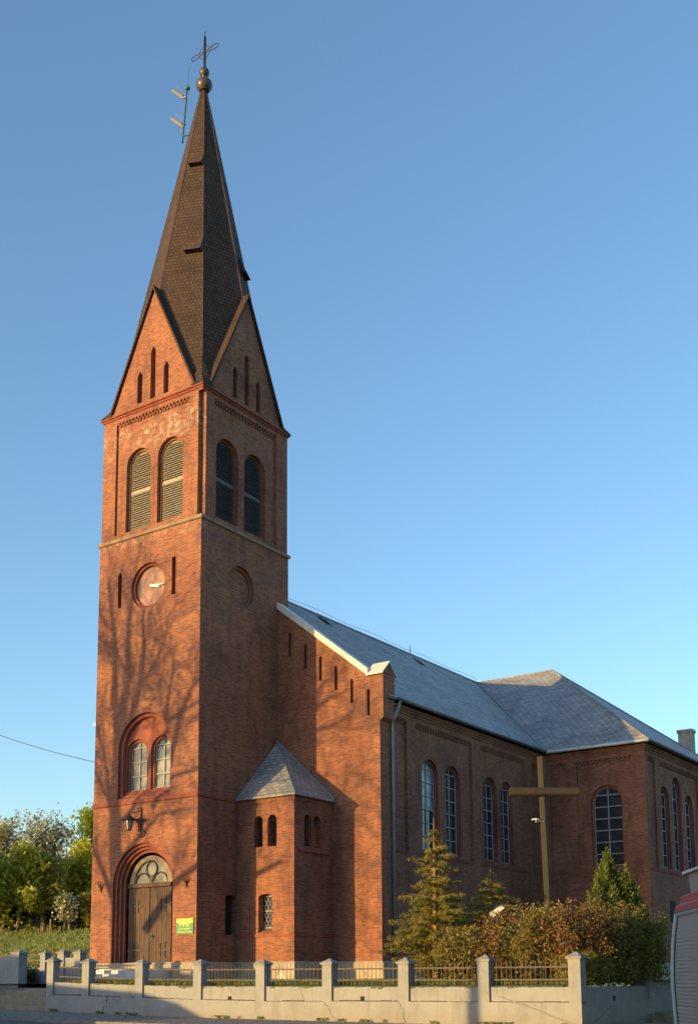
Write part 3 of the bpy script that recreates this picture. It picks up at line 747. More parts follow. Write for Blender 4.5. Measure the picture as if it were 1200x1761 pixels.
def rake(x0, z0, x1, z1, y0, y1, t):
    a = [(x0, y0, z0), (x1, y0, z1), (x1, y1, z1), (x0, y1, z0)]
    mb.hexa(a, [(p[0], p[1], p[2] + t) for p in a])
rake(-.02, 18.46, 5.66, 13.97, d1 - .10, d1 + .50, .36)
obj("gable_coping", mb, M['coping'], nf); mb = MB()
rake(2 * XN - 5.66, 13.97, -6.98, 18.46, d1 - .10, d1 + .50, .36)
obj("gable_coping", mb, M['coping'], nf)
for (x0, x1) in ((5.58, W + .28), (2 * XN - W - .28, 2 * XN - 5.58)):
    mb = MB(); ym = d1 + .525
    for s in (-1, 1):
        a = [(x0, ym + s * .66, 13.96), (x1, ym + s * .66, 13.96), (x1, ym, 14.62), (x0, ym, 14.62)]
        mb.hexa(a, [(p[0], p[1], p[2] + .07) for p in a])
    obj("pier_cap", mb, M['coping'], nf)

# --- nave side wall
def wall_side(mb, tr, pl, outline, panels, wins, rec, ztop=12.10, zstr=5.40, zsill=5.66):
    hs = []
    for (u0, u1) in panels:
        ws = [w for w in wins if u0 < w[0] < u1]
        hs.append(hole(rect(u0, u1, zstr + .05, ztop), .12, [hole(arch(c - hw, c + hw, zsill - .02, top, 14), .27, [hole(arch(c - hw + .13, c + hw - .13, zsill + .06, top - .13, 14), .42, open_=True, trim=True)], trim=True) for c, hw, top in ws]))
    for (u0, u1) in rec: hs.append(hole(rect(u0, u1, zstr + .05, ztop), .12))
    face(mb, pl, outline, 0, hs, tr)
    for (u0, u1) in list(panels) + list(rec): dentils(mb, pl, u0 + .02, u1 - .02, ztop, .12, .26, .13, .12, .10)
    for u0, u1 in list(panels) + list(rec):
        q = [pl.p(u0, zstr - .10, 0), pl.p(u1, zstr - .10, 0), pl.p(u1, zstr + .06, 0), pl.p(u0, zstr + .06, 0)]
        t_ = MB(); tr.append(t_); t_.hexa(q, [q[0] + pl.n * .03, q[1] + pl.n * .03, q[2] + pl.n * .06, q[3] + pl.n * .06])
mb = MB(); tr = []
NW = [(10.955, .845, 10.46), (13.285, .845, 10.46), (17.555, .79, 10.46), (19.60, .75, 10.46)]
bas_n = [hole(segm(18.95, 20.0, 2.2, 3.45), .3)]
wall_side(mb, tr, nav, rect(d1 + .9, yT, -.5, 12.62), [(9.35, 15.27), (16.30, 21.8)], NW, [(7.25, 8.5), (22.75, 24.0)])
nw = obj("nave_wall", mb, M['brick'], church, fix=False); surrounds(tr, nw)
mb = MB(); mb.poly([(XL, d1, -.5), (XL, yT, -.5), (XL, yT, 12.7), (XL, d1, 12.7)]); obj("nave_wall", mb, M['brick'], church, fix=False)
for i, (c, hw, top) in enumerate(NW):
    w = pane("nave_window", nav, arch(c - hw + .13, c + hw - .13, 5.72, top - .13), .425, M['glass'], church)
    if i == 0: pane("pale_pane", nav, arch(c - hw + .17, c + hw - .2, 7.9, top - .17), .42, M['glass_blue'], w)
    bars("glazing_bars", nav, c - hw + .13, c + hw - .13, 5.72, top - .13, .40, 6, 1, w, t=.045)
mb = MB()
for k, (o, z) in enumerate(((.05, 12.36), (.11, 12.48), (.17, 12.60))):
    mb.box((W - .3, d1 + 1.05, z), (W + o, yT + .0, z + .12 + .002 * k))
obj("eaves_corbel", mb, M['brick'], nw)
def dark_window(name, pl, out, d, lab=None):
    return pane(name, pl, out, d, M['dark'], church)
dark_window("basement_window", nav, segm(18.95, 20.0, 2.2, 3.5), -.012)

# --- transept
mb = MB(); tr = []
wall_side(mb, tr, trf, rect(W, XE, -.5, 12.62), [(8.5, 11.96)], [(10.30, 1.0, 10.53)], [(6.75, 7.82)])
wall_side(mb, tr, tre, rect(yT, yT2, -.5, 12.62), [(26.75, 33.9), (35.1, 42.2)], [(27.82, .80, 10.66), (29.97, .80, 11.52), (32.3, .80, 10.66), (36.7, .8, 10.66), (38.9, .8, 11.52), (41.0, .8, 10.66)], [(24.75, 26.0)])
mb.poly([(XEL, yT, -.5), (XL, yT, -.5), (XL, yT, 12.7), (XEL, yT, 12.7)]); mb.poly([(XEL, yT, -.5), (XEL, yT2, -.5), (XEL, yT2, 12.7), (XEL, yT, 12.7)])
mb.poly([(XEL, yT2, -.5), (XE, yT2, -.5), (XE, yT2, 12.7), (XEL, yT2, 12.7)])
tw_ = obj("transept_wall", mb, M['brick'], church, fix=False); surrounds(tr, tw_)
c, hw, top = 10.30, 1.0, 10.53
w = pane("transept_window", trf, arch(c - hw + .13, c + hw - .13, 5.72, top - .13), .425, M['glass'], church); bars("glazing_bars", trf, c - hw + .13, c + hw - .13, 5.72, top - .13, .40, 6, 1, w, t=.05)
for c, hw, top in ((27.82, .80, 10.66), (29.97, .80, 11.52), (32.3, .80, 10.66), (36.7, .8, 10.66), (38.9, .8, 11.52), (41.0, .8, 10.66)):
    w = pane("transept_window", tre, arch(c - hw + .13, c + hw - .13, 5.72, top - .13), .425, M['glass'], church); bars("glazing_bars", tre, c - hw + .13, c + hw - .13, 5.72, top - .13, .40, 6, 1, w, t=.045)
dark_window("basement_window", tre, segm(27.5, 28.5, 2.4, 3.7), -.012)
mb = MB()
for k, (o, z) in enumerate(((.05, 12.36), (.11, 12.48), (.17, 12.60))):
    band(mb, XEL, yT, XE, yT2, [(-.1, z), (o, z), (o, z + .12), (-.1, z + .121)])
obj("eaves_corbel", mb, M['brick'], tw_, fix=False)

# --- roofs
ov = .36
mb = MB(); mb.slab([(W + ov, d1 + .46, zE + .02), (W + ov, YC, zE + .02), (XN, YC, zR), (XN, d1 + .46, zR)], .12)
mb.slab([(XL - ov, d1 + .46, zE + .02), (XN, d1 + .46, zR), (XN, YC, zR), (XL - ov, YC, zE + .02)], .12)
nr = obj("nave_roof", mb, M['slate'], church)
xh = 2.58; xhl = 2 * XN - xh; ya, yb = yT - ov, yT2 + ov; xa, xb = XEL - ov, XE + ov
mb = MB()
mb.poly([(xa, ya, zE), (xb, ya, zE), (xh, YC, zR - .01), (xhl, YC, zR - .01)]); mb.poly([(xb, ya, zE), (xb, yb, zE), (xh, YC, zR - .01)])
mb.poly([(xb, yb, zE), (xa, yb, zE), (xhl, YC, zR - .01), (xh, YC, zR - .01)]); mb.poly([(xa, yb, zE), (xa, ya, zE), (xhl, YC, zR - .01)])
mb.poly([(xa, ya, zE), (xa, yb, zE), (xb, yb, zE), (xb, ya, zE)])
trr = obj("transept_roof", mb, M['slate'], church)
mb = MB()
mb.tube([(XN, d1 + .5, zR + .03), (XN, YC, zR + .03)], .08, 6); mb.tube([(xhl, YC, zR + .02), (xh, YC, zR + .02)], .08, 6)
obj("ridge_capping", mb, M['slate'], nr)
mb = MB()
for c in ((xb, ya), (xb, yb)): mb.tube([(*c, zE + .03), (xh, YC, zR + .03)], .07, 6)
obj("hip_capping", mb, M['slate'], trr)
mb = MB(); # lead valley where nave and transept slopes meet
v0 = Vector((W + ov, yT - ov, zE + .05)); v1 = Vector((XN, YC, zR + .05)); mb.tube([v0, v1], .10, 6); obj("valley_flashing", mb, M['zinc'], nr)
mb = MB(); mb.tube([(W + ov + .06, d1 + 1.06, zE - .02), (W + ov + .06, yT - ov, zE - .02)], .10, 8); obj("gutter", mb, M['zinc_dark'], church, smooth=True)
mb = MB(); mb.tube([(W + ov, yT - ov - .06, zE - .06), (xb + .08, yT - ov - .06, zE - .06)], .10, 8); obj("gutter", mb, M['coping'], church, smooth=True)
mb = MB(); mb.tube([(xb + .08, yT - ov - .06, zE - .05), (xb + .08, yb, zE - .05)], .10, 8); obj("gutter", mb, M['zinc_dark'], church, smooth=True)
mb = MB(); yd = 7.02
mb.tube([(W + ov + .05, d1 + 1.2, zE - .08), (W + ov, d1 + 1.15, zE - .45), (W + .1, yd, 11.75), (W + .1, yd, 11.3), (W + .1, yd, .2)], .075, 8); obj("downpipe", mb, M['zinc'], church, smooth=True)
mb = MB(); mb.tube([(W + .16, yT - .14, zE - .2), (W + .16, yT - .14, .2)], .085, 8); obj("downpipe", mb, M['zinc'], church, smooth=True)
# roof hatches, snow/vent hood, lightning spike
def on_nave(x, y, e=0): return Vector((x, y, zR + .02 - .7955 * (x - XN) + e))
for (x, y) in ((-2.63, 14.0), (-2.41, 24.5)):
    mb = MB(); a = [on_nave(x - .35, y - .3, .0), on_nave(x + .35, y - .3, .10), on_nave(x + .35, y + .45, .10), on_nave(x - .35, y + .45, .0)]
    mb.hexa(a, [p + Vector((0, 0, .10)) for p in a]); obj("roof_hatch", mb, M['zinc' if y > 20 else 'zinc_dark'], nr)
mb = MB(); mb.tube([(XN, 25.0, zR), (XN, 25.0, zR + .65)], .03, 5)
mb.tube([(XN, y, zR + .3 + .06 * math.sin(y)) for y in np.linspace(d1 + 1, YC, 20)], .012, 4); obj("lightning_conductor", mb, M['iron'], nr)
hx, hy = 8.3, 36.8
mb = MB(); mb.box((8.75, 42.6, 13.0), (9.75, 43.4, 17.0)); mb.box((8.68, 42.53, 17.0), (9.82, 43.47, 17.22)); obj("chimney", mb, M['stone'], trr)

# --- turret in the corner of tower and nave
mb = MB(); zt0 = 7.86; th = .34
fo = [hole(arch(1.04, 1.58, 5.48, 7.0, 8), th, open_=True), hole(arch(1.88, 2.42, 5.48, 7.0, 8), th, open_=True), hole(segm(1.33, 2.17, 1.36, 3.22), .42, inner=sloped(segm(1.33, 2.17, 1.36, 3.22), 1.36, .22), open_=True)]
face(mb, tuf, rect(0, tw, -.5, zt0), 0, fo)
so = [hole(arch(3.70, 4.26, 5.46, 7.02, 8), th, open_=True), hole(arch(4.46, 5.0, 5.46, 7.02, 8), th, open_=True)]
face(mb, tus, rect(d2, d1, -.5, zt0), 0, so)
pi_f = Plane((0, d2 + th, 0), (1, 0, 0), (0, -1, 0)); pi_s = Plane((tw - th, 0, 0), (0, 1, 0), (1, 0, 0))
face(mb, pi_f, rect(0, tw - th, 4.5, zt0), 0, [hole(h['out'], .01, open_=True) for h in fo[:2]]); face(mb, pi_s, rect(d2 + th, d1, 4.5, zt0), 0, [hole(h['out'], .01, open_=True) for h in so])
mb.poly([(0, d2, 4.5), (tw - th, d2 + th, 4.5), (tw - th, d1, 4.5), (0, d1, 4.5)])
mb.box((0, d2 - .03, 7.62), (tw + .03, d1, 7.79)); mb.box((0, d2 - .07, 7.79), (tw + .07, d1, 7.93))
tt = obj("turret_wall", mb, M['brick'], church, fix=False)
mb = MB(); mb.box((0, d2 - .05, 1.18), (tw + .05, d1, 1.30)); obj("string_course", mb, M['trim'], tt)
mb = MB(); mb.hexa([(tw, 3.2, 5.18), (tw + .10, 3.2, 5.18), (tw + .10, 5.7, 5.18), (tw, 5.7, 5.18)], [(tw, 3.2, 5.40), (tw + .04, 3.2, 5.36), (tw + .04, 5.7, 5.36), (tw, 5.7, 5.40)])
obj("window_ledge", mb, M['trim'], tt)
mb = MB(); e = .18
c0, c1, c2 = Vector((0, d2 - e, 7.90)), Vector((tw + e, d2 - e, 7.90)), Vector((tw + e, d1, 7.90)); ap = Vector((0, d1, 11.33))
mb.poly([c0, c1, ap]); mb.poly([c1, c2, ap]); mb.poly([c0 - Vector((0, 0, .08)), c1 - Vector((0, 0, .08)), c1, c0]); mb.poly([c1 - Vector((0, 0, .08)), c2 - Vector((0, 0, .08)), c2, c1])
tro = obj("turret_roof", mb, M['slate'], church)
mb = MB(); mb.tube([c1 + Vector((0, 0, .02)), ap], .045, 5); mb.tube([c2 + Vector((-.05, -.04, .05)), ap + Vector((0, -.05, 0))], .07, 5); obj("ridge_capping", mb, M['zinc'], tro)
w = pane("turret_window", tuf, segm(1.33, 2.17, 1.5, 3.22), .41, M['dark'], church)
mb = MB()
for k in range(-8, 9):
    for s in (-1, 1):
        seg = []
        for t in np.linspace(0, 1, 25):
            zz = 1.6 + 1.56 * t; uu = 1.75 + k * .21 + s * (zz - 2.4) * .55
            if 1.36 < uu < 2.14: seg.append(tuf.p(uu, zz, .38))
        if len(seg) > 1: mb.tube(seg, .018, 4)
for zz in (1.62, 2.42, 3.14): mb.tube([tuf.p(1.35, zz, .37), tuf.p(2.15, zz, .37)], .03, 4)
obj("lattice", mb, M['bar'], w)
for u in (1.31, 2.15):
    w = MB()
    for k in range(-6, 7):
        for s in (-1, 1):
            seg = [tuf.p(u + k * .2 + s * (z - 6.2) * .5, z, .25) for z in np.linspace(5.5, 6.95, 22) if abs(k * .2 + s * (z - 6.2) * .5) < .26]
            if len(seg) > 1: w.tube(seg, .015, 4)
    obj("turret_window", w, M['iron'], church)

# ================================================================== THINGS ON THE CHURCH
# notice board
sg = thing("notice_board", (-.68, -.02, 1.3), "small green and yellow notice board with service times right of the door", "sign")
mb = MB(); mb.box((-1.20, -.05, 1.30), (-.14, -.005, 2.04)); obj("board", mb, M['sign_green'], sg)
mb = MB(); mb.box((-1.18, -.056, 1.82), (-.16, -.0505, 2.02)); mb.box((-.98, -.056, 1.745), (-.36, -.0505, 1.82)); obj("header_panel", mb, M['sign_yellow'], sg)
def text_mesh(s, size, x, z, mb, y=-.060, width=None):
    cu = bpy.data.curves.new("t", 'FONT'); cu.body = s; cu.size = size; cu.align_x = 'CENTER'; cu.extrude = .001
    o = bpy.data.objects.new("t", cu); COL.objects.link(o)
    dg = bpy.context.evaluated_depsgraph_get(); me = o.evaluated_get(dg).to_mesh()
    xs = [v.co.x for v in me.vertices]; wd = max(xs) - min(xs); k = (width / wd) if width else 1
    b = len(mb.v); mb.v += [(x + v.co.x * k, y - v.co.z, z + v.co.y) for v in me.vertices]
    mb.f += [tuple(b + i for i in p.vertices) for p in me.polygons]
    bpy.data.objects.remove(o); bpy.data.curves.remove(cu)
lt = MB(); lt2 = MB()
text_mesh("PARAFIA RZYMSKOKATOLICKA", .07, -.67, 1.955, lt2, width=.94); text_mesh("MSZE SWIETE", .07, -.67, 1.875, lt2, width=.7)
text_mesh("NIEDZIELA", .075, -.67, 1.765, lt, width=.42)
text_mesh("7  9  11", .14, -.69, 1.625, lt, width=.54)
for dx in (-.40 + .10, -.40 + .32, -.40 + .58): text_mesh("00", .06, -.69 + dx * 1.0 + .03, 1.68, lt, width=.065)
text_mesh("DNI POWSZEDNIE", .085, -.67, 1.515, lt, width=.66)
text_mesh("18   lato 17   zima", .12, -.67, 1.365, lt, width=.88)
for dx in (-.30, .14): text_mesh("00", .05, -.67 + dx, 1.42, lt, width=.07)
obj("lettering", lt, M['sign_text'], sg, fix=False)
obj("header_lettering", lt2, M['sign_green'], sg, fix=False)
# lantern
ln = thing("wall_lantern", (-3.85, 0, 6.1), "black iron lantern on a scrolled bracket above the church door", "lantern")
mb = MB(); lx, ly = -3.92, -.55
mb.lathe([(.40, 6.86), (.36, 6.92), (.14, 7.06), (.05, 7.16), (.03, 7.24)], (lx, ly, 0), 6); obj("lantern_hood", mb, M['iron'], ln)
mb = MB(); mb.lathe([(.10, 6.40), (.19, 6.84)], (lx, ly, 0), 6); obj("lantern_glass", mb, M['lantern_glass'], ln)
mb = MB()
for i in range(6):
    a = PI / 3 * i; mb.tube([(lx + .11 * math.cos(a), ly + .11 * math.sin(a), 6.38), (lx + .21 * math.cos(a), ly + .21 * math.sin(a), 6.86)], .02, 4)
mb.lathe([(.0, 6.34), (.12, 6.36), (.12, 6.41)], (lx, ly, 0), 6); obj("lantern_frame", mb, M['iron'], ln)
mb = MB(); bx = -3.62
mb.tube([(bx, -.02, 7.5), (bx, -.06, 6.1)], .025, 5); mb.tube([(bx, -.02, 6.9), (lx, ly, 6.95)], .03, 5); mb.tube([(bx, -.02, 7.4), (bx - .1, -.3, 7.25), (lx, ly, 7.2)], .022, 5)
mb.tube([(bx + .0, -.04, 6.9), (bx + .3, -.25, 6.9), (bx + .45, -.3, 6.88)], .03, 5)
mb.tube([(bx + .28 * math.sin(t) * .9, -.04, 6.25 + .2 * math.cos(t)) for t in np.linspace(0, PI * 1.5, 12)], .02, 4); obj("scroll_bracket", mb, M['iron'], ln)
# antenna
an = thing("antenna", (-4.45, 3.2, 46.2), "green antenna pole with two grey panels clamped to the left of the spire", "antenna")
mb = MB(); mb.tube([(-4.48, 3.0, 45.6), (-4.36, 3.2, 49.1)], .055, 6); mb.box((-4.46, 3.1, 49.0), (-4.24, 3.3, 49.15)); mb.tube([(-4.38, 3.2, 48.6), (-4.2, 3.2, 50.4)], .012, 4); mb.tube([(-4.48, 3.0, 46.0), (-3.9, 3.2, 46.0)], .04, 5); obj("pole", mb, M['antenna_green'], an)
for z, xo in ((48.6, 0), (46.85, -.06)):
    mb = MB(); mb.tube([(-4.4 + xo, 3.2, z), (-4.62 + xo, 3.2, z + .0), (-4.7 + xo, 3.2, z + .10), (-5.45 + xo, 3.2, z + .85)], [.05, .06, .12, .10], 8); obj("panel", mb, M['antenna_grey'], an)
    mb = MB(); mb.tube([(-4.5 + xo, 3.2, z + .32), (-5.2 + xo, 3.2, z + 1.05)], .02, 4); obj("stay", mb, M['antenna_grey'], an)
# brackets and wires at the left of the tower
for i, (z, lb) in enumerate(((8.75, "upper of two grey insulator brackets on the left edge of the tower"), (8.15, "lower of two grey insulator brackets on the left edge of the tower"))):
    mb = MB(); mb.tube([(-6.95, 3.2, z - .12), (-7.45, 3.2, z - .12), (-7.5, 3.2, z + .05)], .035, 5); mb.lathe([(.0, .0), (.10, .02), (.07, .10), (.09, .14), (.04, .22), (0, .23)], (-7.5, 3.2, z + .02), 8)
    tags(obj("insulator_bracket", mb, M['zinc_dark']), lb, "bracket", "insulator brackets on the tower")
def wire(p0, p1, sag, r, lb):
    mb = MB(); P0, P1 = Vector(p0), Vector(p1)
    mb.tube([P0.lerp(P1, t) - Vector((0, 0, sag * 4 * t * (1 - t))) for t in np.linspace(0, 1, 24)], r, 4)
    tags(obj("overhead_wire", mb, M['iron']), lb, "wire", "overhead wires")
wire((-7.0, 3.4, 10.2), (-34, 3.4, 20.5), 1.1, .016, "thin overhead wire slanting down to the tower wall on the left")
wire((-60, 22, 13.0), (-20, 62, 10.5), .5, .03, "faint wire crossing the sky just above the bank trees")

# ================================================================== FENCE
ztop = lambda x: float(np.interp(x, [2.2, 4.1, 6.9, 9.6, 12.4, 17.8, 20.5, 23.3], [.08, .01, -.08, -.12, -.16, -.19, -.15, -.12]))
zdad = lambda x: float(np.interp(x, [2.2, 3.3, 8.2, 16.7, 21.7, 23.4], [-.86, -.90, -1.03, -1.075, -1.085, -1.09]))
zshf = lambda x: float(np.interp(x, [2.2, 6.9, 12.4, 16.7, 23.4], [-1.33, -1.44, -1.535, -1.51, -1.51]))
PX = [2.19, 4.10, 6.81, 9.55, 12.28, 14.96, 17.77, 20.46, 23.26]
fence = thing("churchyard_fence", (12.7, -10.3, -2.1), "long white plastered street fence with nine capped pillars and iron railings", "fence")
YF = -10.5
def run(x0, x1, y0, y1, z0f, z1f, n=1):
    xs = np.linspace(x0, x1, n + 1)
    for a, b in zip(xs[:-1], xs[1:]):
        mb.hexa([(a, y0, z0f(a)), (b, y0, z0f(b)), (b, y1, z0f(b)), (a, y1, z0f(a))], [(a, y0, z1f(a)), (b, y0, z1f(b)), (b, y1, z1f(b)), (a, y1, z1f(a))])
mb = MB(); run(2.01, 23.44, YF, YF + .42, lambda x: gy(x) - .4, zshf, 8); obj("base_wall", mb, M['plaster'], fence)
mb = MB(); run(2.02, 23.40, YF + .07, YF + .34, lambda x: zshf(x) - .05, zdad, 8); dado = obj("dado_wall", mb, M['plaster'], fence)
for (x, z) in ((10.95, -1.47), (16.25, -1.46)):
    mb = MB(); mb.box((x - .05, YF + .03, z - .04), (x + .06, YF + .068, z + .10)); obj("weep_hole", mb, M['dark'], dado)
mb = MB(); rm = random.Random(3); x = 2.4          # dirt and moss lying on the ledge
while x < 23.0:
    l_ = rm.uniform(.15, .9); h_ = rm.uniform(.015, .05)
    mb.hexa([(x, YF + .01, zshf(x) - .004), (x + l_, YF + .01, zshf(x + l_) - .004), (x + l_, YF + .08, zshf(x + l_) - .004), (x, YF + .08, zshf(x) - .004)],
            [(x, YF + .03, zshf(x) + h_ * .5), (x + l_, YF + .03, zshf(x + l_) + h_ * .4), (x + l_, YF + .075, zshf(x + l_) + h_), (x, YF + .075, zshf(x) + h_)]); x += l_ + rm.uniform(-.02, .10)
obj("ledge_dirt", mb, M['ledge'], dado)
mb = MB(); rm = random.Random(9); x = 2.45          # green grime creeping over the top edge
while x < 22.9:
    l_ = rm.uniform(.05, .35); h_ = rm.choice((.012, .02, .03, .05, .08)) * rm.uniform(.6, 1.1)
    mb.hexa([(x, YF + .064, zdad(x) - h_), (x + l_ * .8, YF + .064, zdad(x + l_) - h_ * .6), (x + l_ * .8, YF + .09, zdad(x + l_) - h_ * .6), (x, YF + .09, zdad(x) - h_)],
            [(x, YF + .058, zdad(x) + .012), (x + l_, YF + .058, zdad(x + l_) + .012), (x + l_, YF + .30, zdad(x + l_) + .016), (x, YF + .30, zdad(x) + .016)]); x += l_ + rm.choice((.0, .02, .1, .3))
obj("edge_grime", mb, M['grime'], dado)
def crack(pts, par, y, w0=.016):
    mb = MB(); rc = random.Random(int(pts[0][0] * 100)); P = []
    for (x0, z0), (x1, z1) in zip(pts[:-1], pts[1:]):
        for t in np.linspace(0, 1, 5)[:-1]: P.append((x0 + (x1 - x0) * t + rc.uniform(-.018, .018), z0 + (z1 - z0) * t))
    P.append(pts[-1])
    for i in range(len(P) - 1):
        w = w0 * rc.uniform(.5, 1.3); (a, za), (b, zb) = P[i], P[i + 1]; dx = abs(zb - za) / (abs(zb - za) + abs(b - a) + 1e-6); dz = 1 - dx
        mb.poly([(a - w * dx, y, za - w * dz), (a + w * dx, y, za + w * dz), (b + w * dx, y, zb + w * dz), (b - w * dx, y, zb - w * dz)])
    obj("crack", mb, M['dark'], par, fix=False)
crack([(5.28, -.98), (5.25, -1.2), (5.22, -1.37)], dado, YF + .067, .010)
crack([(5.25, -1.40), (5.22, -1.6), (5.10, -1.8), (5.02, -2.02)], fence, YF - .003, .030)
crack([(17.62, -1.53), (17.75, -1.75), (17.78, -2.0), (17.84, -2.14)], fence, YF - .003, .011)
crack([(14.8, -1.56), (15.0, -1.66), (15.12, -1.9), (15.3, -2.12)], fence, YF - .003, .009)
def pillar(par, x, y, z0, zt_, w=.36, d=.36):
    mb = MB(); zc_ = zt_ - .20; mb.box((x - w / 2, y, z0), (x + w / 2, y + d, zc_))
    p = obj("pillar", mb, M['plaster'], par)
    mb = MB(); o = .05; zz = zc_ + .06
    mb.box((x - w / 2 - o, y - o, zc_), (x + w / 2 + o, y + d + o, zz))
    a = [(x - w / 2 - o, y - o, zz), (x + w / 2 + o, y - o, zz), (x + w / 2 + o, y + d + o, zz), (x - w / 2 - o, y + d + o, zz)]
    for i in range(4): mb.poly([a[i], a[(i + 1) % 4], (x, y + d / 2, zt_)])
    obj("pillar_cap", mb, M['cap'], p); return p
for x in PX: pillar(fence, x, YF - .004, zshf(x) - .02, ztop(x))
def railing(par, A, B, zlow, zup, ztip, step=.145):
    """rails and pickets between two points; A, B = (x, y)"""
    mb = MB(); A = Vector((*A, 0)); B = Vector((*B, 0)); L_ = (B - A).length; n = max(2, int(L_ / step))
    for zf in (zlow, zup): mb.tube([A + Vector((0, 0, zf(0))), B + Vector((0, 0, zf(1)))], .022, 4)
    for i in range(1, n):
        t = i / n; p = A.lerp(B, t); h = ztip(t) + random.uniform(-.015, .015)
        mb.tube([p + Vector((0, 0, zlow(t) - .13)), p + Vector((0, 0, h - .06)), p + Vector((0, 0, h))], [.011, .011, .002], 4)
    return obj("railing", mb, M['fence_iron'], par)
for a, b in zip(PX[:-1], PX[1:]):
    f = lambda o: (lambda t: zdad(a + (b - a) * t) + o)
    railing(fence, (a + .18, YF + .20), (b - .18, YF + .20), f(.20), f(.55), f(.74))

sfence = thing("side_fence", (23.3, -7.8, -2.1), "white fence wall turning away from the street at the right corner", "fence")
mb = MB(); mb.box((23.02, YF + .42, -2.6), (23.436, -4.9, -1.515)); obj("base_wall", mb, M['plaster'], sfence)
mb = MB(); mb.box((23.08, YF + .36, -1.55), (23.37, -5.0, -1.095)); sd_ = obj("dado_wall", mb, M['plaster'], sfence)
mb = MB(); mb.box((23.365, -8.1, -1.50), (23.376, -7.93, -1.36)); obj("weep_hole", mb, M['dark'], sd_)
pillar(sfence, 23.22, -5.28, -1.6, -.04, .40, .36)
mb = MB(); mb.box((22.55, -4.6, -2.6), (22.8, 14, -1.62)); mb.box((22.6, -4.7, -1.62), (22.75, 14, -.98)); obj("rear_wall", mb, M['plaster'], sfence)
# verge and kerb stone past the corner
mb = MB(); mb.poly([(22.8, -4.9, -1.93), (27, -4.5, -1.95), (27, 14, -1.9), (22.8, 14, -1.9)]); tags(obj("verge", mb, M['hill']), "grassy verge past the corner of the fence", None, None, 'structure')
mb = MB(); mb.box((23.46, -5.35, -2.3), (27, -5.05, -1.94)); tags(obj("kerb", mb, M['step']), "pale kerb stone at the edge of the verge", None, None, 'structure')

n = 2600; wx = np.random.uniform(2.2, 23.2, n); cl_ = np.sin(wx * 3.1) + np.sin(wx * 7.7 + 1) + np.sin(wx * 1.3); wx = wx[cl_ > .7]; n = len(wx)
wy = YF - .02 - np.abs(np.random.normal(size=n)) * .05; wz = np.array([gy(a) for a in wx]) + .01 + np.random.rand(n) * .07
tags(leaves("weeds", np.stack([wx, wy, wz], 1), .045, M['hedge_green'], None, .3, axis=np.tile([0, 0, 1.0], (n, 1)), axis_w=.5), "weeds and dry litter along the foot of the fence", "weeds", None, 'stuff')
n = 2200; wx = np.random.uniform(-6, 24, n); wy = -14.2 + 3.6 * np.random.rand(n) ** 1.6; wz = np.array([gy(a) for a in wx]) - .012 * (-10.5 - wy) + .008
tags(leaves("pavement_litter", np.stack([wx, wy, wz], 1), .016, M['ledge'], None, .8), "grit and dead leaves scattered on the pavement", "litter", None, 'stuff')
mb = MB()
for x in np.arange(-8, 40, 1.0): mb.box((x, -14.281, gy(x) - .2), (x + .015, -14.05, gy(x) - .030))
tags(obj("kerb_joints", mb, M['ledge']), "dark joints between the kerb stones", None, None, 'structure')

# gate: steps, wall with pillar at the left and the inner white walls
st = thing("gate_steps", (-1, -9.6, -2), "worn stone steps rising from the street at the left gate", "steps")
for i in range(4):
    mb = MB(); zt_ = -1.75 + .195 * i; mb.box((-9, -10.45 + .36 * i, -2.3), (2.0, -8.95, zt_)); obj("step", mb, M['step'], st)
gw = thing("gate_wall", (-4.2, -7.9, -1.2), "white wall ending in a thick pillar left of the gate steps", "wall")
pillar(gw, -2.95, -7.9, -1.3, .50, .44, .44)
mb = MB(); mb.hexa([(-9, -7.8, -1.3), (-3.17, -7.8, -1.3), (-3.17, -7.5, -1.3), (-9, -7.5, -1.3)], [(-9, -7.8, -.35), (-3.17, -7.8, .28), (-3.17, -7.5, .28), (-9, -7.5, -.35)])
mb.box((-9, -7.86, -1.3), (-3.17, -7.8, -.35)); obj("wall_panel", mb, M['plaster'], gw)
iw = thing("inner_fence", (-4, -4.5, -.93), "white inner fence with three pillars between gate and church tower", "fence")
for x, zt_ in ((-5.17, .57), (-3.98, .60), (-2.92, .57)): pillar(iw, x, -4.55, -.95, zt_, .33 if x < -5 else .42, .36)
mb = MB(); mb.box((-3.78, -4.48, -.95), (-3.12, -4.28, .20)); mb.box((-4.5, -4.5, -.95), (-4.19, -4.30, -.05)); obj("wall_panel", mb, M['plaster'], iw)
mb = MB()
for z in (.36, .10): mb.tube([(-8.6, -4.4, z), (-5.33, -4.4, z)], .035, 5)
obj("rail", mb, M['bark'], iw)
mb = MB(); mb.box((-8.6, -4.5, -.95), (-5.33, -4.3, -.22)); obj("wall_panel", mb, M['plaster'], iw)
mb = MB(); mb.box((-2.71, -4.45, -.95), (2.0, -4.3, -.42)); obj("wall_panel", mb, M['plaster'], iw) if False else None

